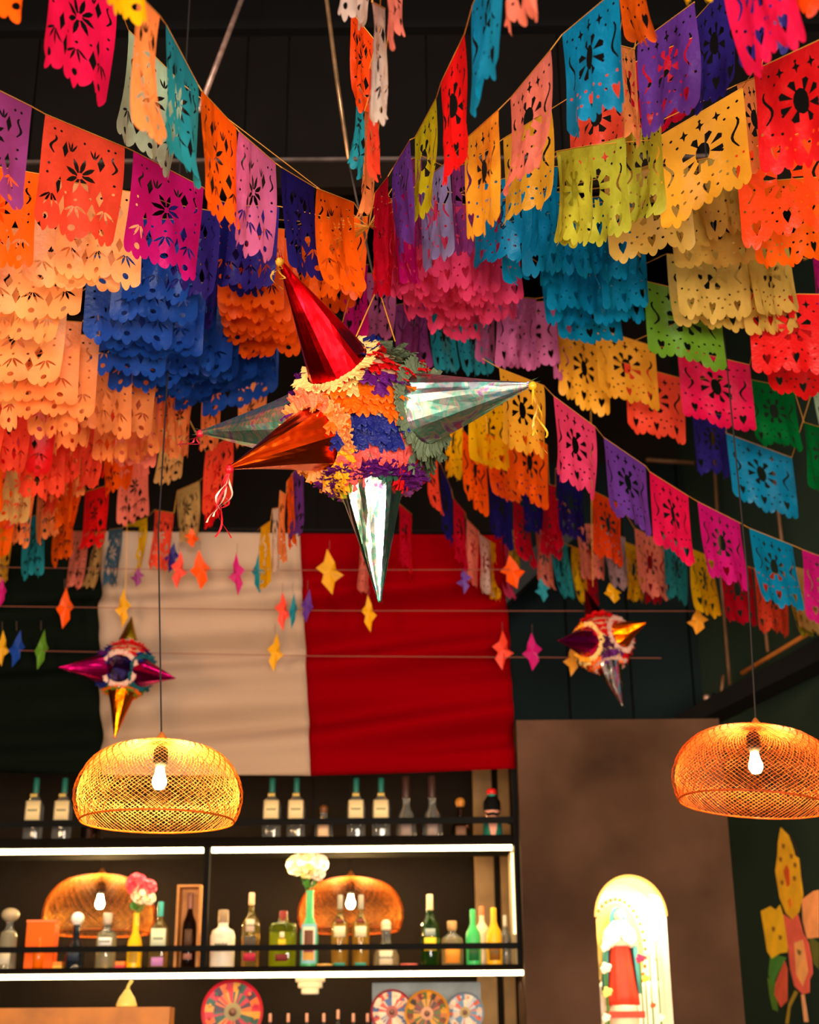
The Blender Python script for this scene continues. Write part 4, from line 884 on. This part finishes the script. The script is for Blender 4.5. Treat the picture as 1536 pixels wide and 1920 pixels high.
def bottle(label, px, ytop, hw, zb, Y, shape, gm, cap, capcol, labels=(), grp=None, liquid=None, sq=0, caph=None, capw=1.0, neck=None):
    b0 = P(px, 1700, Y); zt = P(px, ytop, Y).z; Hh = zt-zb; ppm = FPX/((Vector((b0.x, Y, (zt+zb)/2))-CAM).dot(_fw)); r = hw/ppm
    prof = [(q*r, z*Hh) for q, z in SHAPES[shape]]; c = (b0.x, Y, zb)
    t = thing('bottle', label, 'bottle', c, grp)
    prof[0] = (.001, .001)
    MB().lathe(prof, c, 22, 1, .8 if sq else 1, sq, cap=False).out('glass_body', gm, t, True)
    if liquid:
        lp = [(max(.001, q*.90-.001), min(z, Hh*.6)+.004) for q, z in prof[:5]]; MB().lathe(lp, c, 18, 1, .8 if sq else 1, sq).out('liquid', liquid, t, True)
    zn = prof[-1][1]; rn = prof[-1][0]*capw; Mc = mat('cap_%d_%d_%d' % capcol, capcol, .45)
    if cap == 'screw':
        c0 = zn-(Hh*(caph or .12)); MB().lathe([(rn*1.12, 0), (rn*1.15, .003), (rn*1.12, Hh-c0-.003), (rn*.9, Hh-c0)], (c[0], c[1], zb+c0), 16).out('cap', Mc, t, True)
    elif cap == 'ball':
        rb = (Hh-zn)*.52; MB().ball((c[0], c[1], zb+Hh-rb), rb, 14, capw, capw).out('stopper', Mc, t, True)
        MB().lathe([(prof[-1][0]*1.1, 0), (prof[-1][0]*1.15, .01), (rb*.5, Hh-zn-rb*1.4+.01)], (c[0], c[1], zb+zn), 14).out('collar', Mc, t, True)
    elif cap == 'cork':
        MB().lathe([(rn*1.05, -.01), (rn*1.35, 0), (rn*1.4, Hh-zn-.002), (rn*1.2, Hh-zn)], (c[0], c[1], zb+zn), 14).out('stopper', Mc, t, True)
    for (f0, f1, wf, lc, pr_) in labels:
        Ml = mat('lab_%d_%d_%d' % lc, lc, .7); n = 8; vs = []; fs = []
        for k in range(n+1):
            a = -math.pi/2+(-1+2*k/n)*wf*1.2; rq = r*1.015
            if sq: q = (abs(math.cos(a))**sq+abs(math.sin(a))**sq)**(-1/sq); rq *= q
            x = c[0]+rq*math.cos(a); y = c[1]+rq*math.sin(a)*(.8 if sq else 1)-.0012
            vs += [(x, y, zb+f0*Hh), (x, y, zb+f1*Hh)]
        for k in range(n): fs.append((2*k, 2*k+2, 2*k+3, 2*k+1))
        lo = meshobj('bottle_label', vs, fs, Ml, t, True); lo.modifiers.new('thickness', 'SOLIDIFY').thickness = .0006
        if pr_:
            zc_ = zb+(f0+(f1-f0)*.5)*Hh; mb = MB()
            for k in range(7):
                x = c[0]+(-.5+k/6)*r*.9; mb.box((x-r*.05, c[1]-r*(.86 if sq else 1.03)-.0016-.0004, zc_-.004), (x+r*.05, c[1]-r*(.80 if sq else .97)*.97-.0012, zc_+.005-.002*(k % 2)))
            mb.out('print', M_print, lo)
    return t
YT = 6.36
zA = z1t+.001; zB = z2t+.001
tgr = 'teal-capped bottles on the top shelf'
nm = ['first', 'second', 'third', 'fourth', 'fifth', 'sixth']
for i, x in enumerate((49, 104, 505, 552, 667, 715)):
    bottle('%s teal-capped clear bottle with cream label on the top shelf, from the left' % nm[i], x, 1459, 17, zA, YT, 'tall', G_clear, 'screw', (30, 104, 92), [(.36, .64, .62, (240, 216, 160), True), (.70, .745, .3, (214, 180, 90), False)], tgr, sq=4, caph=.13)
bottle('dark round bottle half hidden behind the left pendant lamp', 157, 1500, 19, zA, YT, 'decanter', G_dark, 'ball', (120, 80, 40))
bottle('short clear bottle with brown ball stopper between the teal-capped pairs', 605, 1509, 18, zA, YT, 'decanter', G_clear, 'ball', (110, 62, 22), [(.12, .5, .5, (236, 196, 150), False)])
bottle('left tall clear unlabelled bottle near the top shelf right end', 763, 1455, 19, zA, YT, 'bell', G_clear, 'screw', (60, 36, 30), [(.04, .3, .45, (150, 130, 120), False)])
bottle('right tall clear unlabelled bottle near the top shelf right end', 813, 1455, 19, zA, YT, 'bell', G_clear, 'screw', (60, 36, 30), [(.04, .3, .45, (150, 130, 120), False)])
bottle('brown bottle with amber ball stopper beside the moustached bottle', 867, 1495, 19, zA, YT, 'bell', G_dark, 'ball', (190, 120, 40), [(.05, .32, .45, (120, 84, 60), False)])
# moustached novelty bottle
fx = P(928, 1700, YT).x; fz = zA; fh = P(928, 1478, YT).z-fz; t = thing('novelty_bottle', 'bottle shaped like a moustached figure with red cap, top shelf right', 'bottle', (fx, YT, fz))
fr = .042
MB().lathe([(.002, .001), (fr, 0), (fr*1.05, .02), (fr*.98, fh*.3), (fr*.8, fh*.42), (fr*.35, fh*.45)], (fx, YT, fz), 20).out('torso', mat('figure_green', (20, 110, 90), .6), t, True)
MB().ball((fx, YT, fz+fh*.55), fr*.82, 18, 1, 1, .95).out('head', mat('figure_skin', (226, 150, 120), .5), t, True)
MB().lathe([(fr*.9, -.012), (fr*.95, 0), (fr*.9, .03), (fr*.55, .05), (fr*.5, .055)], (fx, YT+.003, fz+fh*.62), 20).out('hair', M_black, t, True)
MB().lathe([(fr*.5, 0), (fr*.46, fh*.14)], (fx, YT, fz+fh*.74), 16).out('neck_band', mat('figure_teal', (30, 150, 130), .5), t, True)
MB().lathe([(fr*.45, 0), (fr*.55, .004), (fr*.5, fh*.09), (fr*.3, fh*.11)], (fx, YT, fz+fh*.88), 16).out('cap', mat('figure_red', (226, 24, 20), .4), t, True)
mb = MB()
for s in (-1, 1): mb.tube([(fx, YT-fr*.84, fz+fh*.50), (fx+s*fr*.5, YT-fr*.74, fz+fh*.485), (fx+s*fr*.85, YT-fr*.5, fz+fh*.53)], [.007, .007, .002], 8)
mb.out('moustache', M_black, t, True)
mb = MB()
for s in (-1, 1): mb.ball((fx+s*fr*.3, YT-fr*.74, fz+fh*.58), .004, 8)
mb.out('eyes', M_black, t, True)
MB().add([(fx-fr*.5, YT-fr*1.02, fz+fh*.34), (fx+fr*.5, YT-fr*1.02, fz+fh*.34), (fx+.006, YT-fr*1.1, fz+fh*.02), (fx-.006, YT-fr*1.1, fz+fh*.02)], [(0, 1, 2, 3)]).out('shirt_front', mat('figure_shirt', (236, 160, 130), .6), t)
mb = MB()
for s in (-1, 1): mb.ball((fx+s*fr*.95, YT-.01, fz+.014), .013, 10)
mb.out('hands', mat('figure_skin', (226, 150, 120), .5), t, True)
# middle shelf
bottle('square-shouldered clear decanter with round silver stopper, far left', 21, 1702, 18, zB, YT, 'decanter', G_clear, 'ball', (170, 150, 120), [(.1, .28, .5, (230, 214, 180), False)], capw=1.3, liquid=mat('liq_cream', (226, 206, 160), .2, trans=.6))
bottle('smoke-blue bottle with white ball stopper before the left hanging lamp', 147, 1710, 19, zB, YT, 'bell', G_blue, 'ball', (240, 235, 230), [(.16, .3, .5, (40, 50, 66), False)])
bottle('frosted clear ribbed bottle before the left hanging lamp', 204, 1712, 19, zB, YT, 'short', G_clear, 'cork', (200, 180, 160), [(.42, .56, .6, (240, 240, 235), True)], liquid=mat('liq_pale', (240, 220, 150), .2, trans=.7))
bottle('teal-capped bottle with cream label on the middle shelf', 302, 1691, 17, zB, YT, 'tall', G_amber, 'screw', (60, 170, 160), [(.30, .60, .65, (216, 224, 190), True), (.05, .18, .5, (200, 130, 190), False)], sq=4, caph=.12)
bottle('cream ceramic jug bottle right of the shelf divider', 420, 1706, 23, zB, YT, 'jug', M_white, 'screw', (150, 120, 90), [(.30, .50, .4, (226, 206, 184), True)], caph=.02)
bottle('tall clear bottle with round badge label beside the ceramic jug', 472, 1674, 17, zB, YT, 'tall', G_amber, 'screw', (230, 180, 140), [(.1, .2, .6, (190, 30, 60), False), (.48, .64, .4, (226, 196, 170), True), (.24, .42, .6, (70, 60, 50), False)], caph=.06)
bottle('flat lime-yellow bottle with dark red cap', 532, 1708, 25, zB, YT, 'square', G_lime, 'screw', (130, 24, 20), [(.12, .24, .35, (120, 30, 20), False), (.34, .5, .22, (250, 190, 30), False), (.52, .62, .14, (240, 220, 180), False)], sq=5, liquid=mat('liq_lime', (210, 205, 30), .3, trans=.5), caph=.10, capw=.8)
for i, x in enumerate((638, 677)):
    bottle(('left' if i == 0 else 'right')+' bottle of the matching pale gold pair before the middle hanging lamp', x, 1678, 16, zB, YT, 'tall', G_amber, 'screw', (150, 140, 120), [(.42, .56, .6, (240, 225, 180), False), (.60, .66, .4, (120, 50, 30), False), (.02, .07, .6, (50, 140, 120), False)], 'matching pale gold bottles', liquid=mat('liq_gold', (236, 196, 60), .2, trans=.6), caph=.10)
bottle('wide bell-shaped clear bottle with cream stopper and cream label', 724, 1724, 25, zB, YT, 'bell', G_clear, 'ball', (240, 216, 170), [(.05, .34, .42, (240, 218, 180), True)], liquid=mat('liq_amb', (230, 190, 90), .2, trans=.6))
bottle('tall green wine bottle with cream capsule', 806, 1677, 17, zB, YT, 'wine', G_green, 'screw', (226, 196, 150), [(.22, .40, .6, (236, 200, 40), False), (.42, .52, .5, (160, 170, 160), False)], caph=.12)
bottle('stout clear bottle with cork and orange label', 847, 1727, 21, zB, YT, 'short', G_clear, 'cork', (200, 150, 90), [(.08, .40, .6, (245, 150, 40), False)], liquid=mat('liq_amb', (230, 190, 90), .2, trans=.6))
bottle('slim bright green sleeved bottle near the right end', 886, 1705, 14, zB, YT-.03, 'wine', mat('green_sleeve', (60, 190, 100), .4), 'screw', (70, 200, 110), [(.1, .4, .6, (30, 110, 50), True)], caph=.2)
bottle('cream-white bottle standing behind the bright green one', 903, 1699, 16, zB, YT+.08, 'tall', mat('cream_bottle', (236, 208, 160), .4), 'screw', (200, 110, 60), (), caph=.05)
bottle('slim yellow sleeved bottle near the right end', 925, 1702, 15, zB, YT-.03, 'wine', mat('yellow_sleeve', (250, 180, 20), .4), 'screw', (250, 185, 30), [(.1, .38, .6, (150, 90, 20), True)], caph=.2)
bottle('small clear bottle at the right end of the middle shelf', 946, 1716, 11, zB, YT+.1, 'tall', G_clear, 'screw', (200, 190, 170), ())
# boxes and small goods
def px_box(label, name, cat, x0, x1, ytop, Y, zb, d, material, parts=None):
    a, b = P(x0, 1700, Y).x, P(x1, 1700, Y).x; zt = P((x0+x1)/2, ytop, Y).z
    t = thing(name, label, cat, ((a+b)/2, Y, zb)); return t, a, b, zt
t, a, b, zt = px_box('glossy orange gift box with embossed bottle shape, left end of middle shelf', 'gift_box', 'box', 57, 109, 1727, YT, zB, .09, None)
M_ob = mat('orange_box', (246, 96, 0), .5, spec=.2)
MB().box((a, YT-.03, zB), (b, YT+.05, zt)).out('box_body', M_ob, t)
MB().lathe([(.001, 0), (.022, 0), (.024, .06), (.018, .085), (.007, .1), (.007, .13), (.009, .135)], ((a+b)/2, YT-.028, zB+.005), 16).out('embossed_bottle', mat('orange_emboss', (250, 110, 10), .25), t, True)
MB().box((a-.002, YT-.032, zt-.006), (b+.002, YT+.052, zt+.002)).out('lid', mat('orange_lid', (250, 104, 6), .3), t)
t, a, b, zt = px_box('open wooden presentation box holding a dark bottle, left of the divider', 'wooden_box', 'box', 334, 379, 1661, YT, zB, .1, None)
M_wb = mat('box_wood', (190, 120, 44), .5, var=.2, bscale=20)
for s0, s1 in (((a, YT-.05, zB), (a+.010, YT+.05, zt)), ((b-.010, YT-.05, zB), (b, YT+.05, zt)), ((a+.010, YT-.05, zt-.010), (b-.010, YT+.05, zt)), ((a+.010, YT-.05, zB), (b-.010, YT+.05, zB+.008)), ((a+.010, YT+.042, zB+.008), (b-.010, YT+.05, zt-.010))):
    MB().box(s0, s1).out('panel', M_wb, t)
bottle('dark bottle with pinkish cap inside the wooden box', 357, 1674, 13, zB+.009, YT-.003, 'wine', G_dark, 'screw', (150, 96, 80), [(.1, .18, .6, (170, 110, 90), False), (.28, .5, .5, (90, 60, 40), False)], caph=.12)
for x, c_, lab in ((117, (250, 190, 60), 'yellow'), (233, (230, 60, 70), 'pink and orange')):
    a = P(x-9, 1700, YT).x; b = P(x+9, 1700, YT).x
    t = thing('small_carton', '%s small carton lying on the middle shelf' % lab, 'carton', ((a+b)/2, YT, zB))
    MB().box((a, YT-.02, zB), (b, YT+.03, zB+.02)).out('carton', mat('carton_%d' % x, c_, .6), t); MB().box((a+.001, YT-.019, zB+.0205), (b-.001, YT+.029, zB+.036)).out('upper_carton', mat('carton_or', (250, 140, 40), .6), t)
def disc(label, name, cat, px, zb, r, th, col):
    x = P(px, 1700, YT).x; t = thing(name, label, cat, (x, YT-.05, zb)); MB().lathe([(.001, 0), (r*.7, 0), (r, th), (r*.96, th+.001), (r*.6, th*.5), (.001, th*.5)], (x, YT-.05, zb), 24, cap=False).out('dish', mat('dish_%d' % px, col, .4), t, True)
disc('small yellow dish beside the pale gold bottles', 'dish', 'dish', 611, zB, .036, .014, (236, 180, 90)); disc('small pink dish between the bell bottle and wine bottle', 'dish', 'dish', 766, zB, .038, .012, (236, 110, 90))

# flower vases
def flower_head(c, r, cols, parent, seed):
    rnd = random.Random(seed)
    for k in range(26):
        a = k*2.399; z = 1-2*(k+.5)/26; q = math.sqrt(1-z*z); d = Vector((q*math.cos(a), q*math.sin(a), z))
        col = cols[k % len(cols)]; p = c+d*r*.62; _, e1, e2 = frame(d); mb = MB(); vs = [p+d*.002]
        for i in range(7): an = 2*math.pi*i/7; vs.append(p+(e1*math.cos(an)+e2*math.sin(an))*r*.40+d*r*(.30+.1*rnd.random()))
        mb.add(vs, [(0, 1+i, 1+(i+1) % 7) for i in range(7)]); mb.out('petal', mat('bloom_%d_%d_%d' % col, col, .7), parent)
def vase(label, px, ytop, hw, col, fl, flabel, neckcol=None, lab=None):
    x = P(px, 1700, YT).x; zt = P(px, ytop, YT).z; Hh = zt-zB; ppm = FPX/6.1; r = hw/ppm; c = (x, YT, zB)
    t = thing('bottle_vase', label, 'vase', c)
    MB().lathe([(.001, .001), (r*.95, 0), (r, .01), (r, Hh*.42), (r*.85, Hh*.52), (r*.42, Hh*.66), (r*.38, Hh*.97), (r*.44, Hh)], c, 22, cap=False).out('vase_body', mat('vase_%d' % px, col, .35), t, True)
    if lab:
        mb = MB(); 
        for k, (cc, f0, f1, wf) in enumerate(lab):
            n = 8; vs = []
            for q in range(n+1):
                a = -math.pi/2+(-1+2*q/n)*wf; vs += [(x+r*(1.01+.01*k)*math.cos(a), YT+r*(1.01+.012*k)*math.sin(a)-.0005, zB+f0*Hh), (x+r*(1.01+.01*k)*math.cos(a), YT+r*(1.01+.012*k)*math.sin(a)-.0005, zB+f1*Hh)]
            meshobj('painted_motif', vs, [(2*q, 2*q+2, 2*q+3, 2*q+1) for q in range(n)], mat('motif_%d_%d_%d' % cc, cc, .6), t, True)
    for j, (fx_, fy_, fr_, cols) in enumerate(fl):
        cpt = P(fx_, fy_, YT-.01); bq = thing('flower', flabel[j], 'flower', cpt); flower_head(cpt, fr_/ppm, cols, bq, 5+j)
        MB().tube([cpt, (x+(cpt.x-x)*.3, YT, zt+.01), (x, YT, zt-.04)], .0025, 6).out('stem', mat('stem_green', (60, 120, 40), .6), bq)
        for q in range(3):
            a = q*2.1+j; b0 = Vector((x, YT, zt+.012)); e = b0+Vector((math.cos(a)*.035, -abs(math.sin(a))*.03, .02+.012*q)); s = Vector((0, .0, .008)); 
            MB().add([b0, (b0+e)/2+s+Vector((.004, 0, 0)), e, (b0+e)/2-s-Vector((.004, 0, 0))], [(0, 1, 2, 3)]).out('leaf', mat('leaf_green', (70, 130, 40), .6), bq)
WH_ = [(255, 244, 214), (255, 232, 180)]
vase('yellow bottle used as a vase on the middle shelf', 257, 1712, 14, (250, 196, 10), [(256, 1658, 20, [(238, 80, 90), (230, 60, 80)]), (279, 1664, 15, [(240, 90, 100)]), (263, 1678, 17, WH_), (280, 1684, 12, WH_)],
     ['coral pink flower at the top of the yellow vase', 'coral pink flower at the right of the yellow vase', 'large cream flower at the front of the yellow vase', 'small cream flower low at the right of the yellow vase'], lab=[((190, 140, 20), .12, .3, .6)])
vase('green bottle vase with painted arched picture in the middle bay', 581, 1670, 17, (70, 176, 110), [(556, 1622, 19, WH_), (577, 1606, 20, WH_), (597, 1620, 19, [(255, 225, 200), (255, 240, 220)]), (577, 1630, 17, [(255, 214, 130), (255, 228, 170)]), (596, 1637, 14, [(255, 214, 190)])],
     ['cream flower leftmost above the green vase', 'cream flower topmost under the light strip', 'blush flower rightmost above the green vase', 'yellowish flower in the middle above the green vase', 'small blush flower lowest above the green vase'],
     lab=[((130, 190, 200), .06, .56, .95), ((236, 220, 190), .10, .52, .7), ((104, 56, 20), .20, .48, .5), ((220, 160, 60), .10, .2, .6), ((140, 60, 90), .2, .30, .55)])

# things under the middle shelf
YL = 6.40
def plate(label, px, py, rpx, cols, rim, hub, seed, Y=YL):
    c = P(px, py, Y); ppm = FPX/((c-CAM).dot(_fw)); r = rpx/ppm; t = thing('painted_plate', label, 'plate', c); rnd = random.Random(seed)
    def ring(r0, r1, y0, y1, n, fn, name):
        vs = []; fs = []
        for i in range(n):
            a = 2*math.pi*i/n; vs += [(c.x+r0*math.cos(a), c.y+y0, c.z+r0*math.sin(a)), (c.x+r1*math.cos(a), c.y+y1, c.z+r1*math.sin(a))]
        ms = []; mi = []
        for i in range(n):
            j = (i+1) % n; fs.append((2*i, 2*i+1, 2*j+1, 2*j)); col = fn(i); M = mat('plate_%d_%d_%d' % col, tuple(int(q*.8) for q in col), .5)
            if M not in ms: ms.append(M)
            mi.append(ms.index(M))
        meshobj(name, vs, fs, None, t, False, None, ms, mi)
    ring(r*.90, r, -.002, -.012, 48, lambda i: rim, 'rim')
    ring(r*.62, r*.90, .006, -.002, 48, lambda i: cols[(i//2) % len(cols)], 'outer_band')
    ring(r*.28, r*.62, .010, .006, 48, lambda i: cols[(i//3+1+rnd.randint(0, 1)) % len(cols)], 'inner_band')
    ring(.0005, r*.28, .011, .010, 24, lambda i: hub, 'centre')
    for k in range(12):
        a = 2*math.pi*(k+.5)/12; p = (c.x+r*.76*math.cos(a), c.y-.003, c.z+r*.76*math.sin(a)); MB().ball(p, r*.06, 8, 1, .3).out('dot', mat('plate_%d_%d_%d' % cols[k % len(cols)], cols[k % len(cols)], .35), t, True)
    MB().ball((c.x, c.y, c.z), r*.13, 12, 1, .4).out('boss', mat('plate_boss_%d' % px, (90, 50, 30), .4), t, True)
    MB().lathe([(r*.95, 0), (r*.5, .014), (.001, .016)], (0, 0, 0), 30, cap=False).v
    mb = MB(); mb.lathe([(r*.99, 0), (r*.5, .012), (.001, .014)], (0, 0, 0), 30, cap=False); mb.v = [(c.x+x, c.y-.006+z+.014, c.z+y) for x, y, z in mb.v]; mb.out('back', mat('plate_back', (120, 90, 70), .6), t, True)
plate('red painted plate with multicoloured petals, alone at left', 436, 1897, 58, [(205, 16, 50), (240, 100, 30), (60, 30, 60), (190, 20, 60), (30, 80, 70), (226, 150, 40)], (200, 14, 44), (150, 130, 80), 1)
plate('white and blue painted plate with crimson rim, left of the three', 735, 1897, 40, [(226, 200, 176), (60, 90, 150), (230, 190, 160), (200, 70, 60), (235, 215, 190)], (150, 24, 50), (176, 70, 56), 2)
plate('yellow-rimmed painted plate, middle of the three', 801, 1900, 42, [(226, 150, 24), (90, 100, 30), (130, 40, 30), (200, 110, 60), (60, 50, 30)], (232, 150, 16), (220, 150, 110), 3, YL-.04)
plate('pale blue painted plate, right of the three', 872, 1898, 36, [(226, 190, 170), (90, 130, 170), (220, 90, 60), (190, 190, 200), (240, 220, 200)], (120, 140, 170), (170, 140, 70), 4)
t = thing('backing_panel', 'grey-blue panel leaning behind the three painted plates', 'panel', P(800, 1900, YL+.09))
a, b = P(698, 1843, YL+.09), P(905, 1990, YL+.09); MB().box((a.x, YL+.09, zb3), (b.x, YL+.10, a.z)).out('panel', mat('grey_blue_panel', (92, 100, 108), .5, var=.3, bscale=10), t)
for i, x in enumerate((512, 545, 579, 610, 636, 664, 690)):
    bottle('%s pink-capped bottle neck from the left, under the middle shelf' % ['first', 'second', 'third', 'fourth', 'fifth', 'sixth', 'seventh'][i], x, 1900 if i != 4 else 1893, 9, zb3+.001, YL+.02, 'tall', G_dark, 'screw', (196, 132, 106), (), 'row of capped bottles on the lowest shelf', caph=.12)
t = thing('sconce_lamp', 'small tiered cream lampshade hanging below the middle shelf', 'lamp', P(582, 1845, 6.9)); cc = P(582, 1832, 6.9)
for k, (r_, z_) in enumerate(((.068, 0), (.056, -.026), (.040, -.052))):
    MB().lathe([(r_*.92, -.022), (r_, -.02), (r_, 0), (r_*.9, .002)], cc+Vector((0, 0, z_)), 24).out('tier', mat('cream_shade', (250, 214, 160), .5, emit=.55), t, True)
MB().tube([cc, Vector((cc.x, cc.y, 5.6))], .004, 6).out('cord', M_black, t)
# yellow pear lamp and wooden box beam at lower left
YW = 5.95
wz = P(160, 1889, YW).z; xa, xb = P(-60, 1900, YW).x, P(318, 1900, YW).x
t = thing('wooden_beam', 'honey-coloured wooden beam crossing the lower left corner', 'beam', ((xa+xb)/2, YW, 1.4))
MB().box((xa, YW, wz-.075), (xb, YW+.12, wz)).out('front_board', mat('honey_wood', (176, 104, 24), .5, var=.22, bscale=9, bump=.1), t)
MB().box((xa, YW+.01, wz-.30), (xb-.02, YW+.11, wz-.077)).out('lower_board', mat('honey_wood_dark', (160, 86, 34), .6, var=.2, bscale=9), t)
t = thing('ornament', 'small pale yellow pear-shaped ornament standing on the wooden beam', 'ornament', (P(238, 1888, YW).x, YW+.05, wz)); ox = P(237, 1888, YW+.05).x
oh = P(240, 1838, YW+.05).z-wz
mb = MB(); mb.lathe([(.001, 0), (.040, .001), (.042, .008), (.030, oh*.36), (.018, oh*.52), (.011, oh*.64)], (ox, YW+.05, wz+.001), 18); mb.out('ornament_body', mat('pale_yellow', (250, 214, 110), .4), t, True)
MB().tube([(ox, YW+.05, wz+oh*.6), (ox+.004, YW+.05, wz+oh*.8), (ox+.016, YW+.05, wz+oh)], [.010, .006, .008], 10).out('ornament_neck', mat('pale_yellow', (250, 214, 110), .4), t, True)
print('done', len(bpy.data.objects))
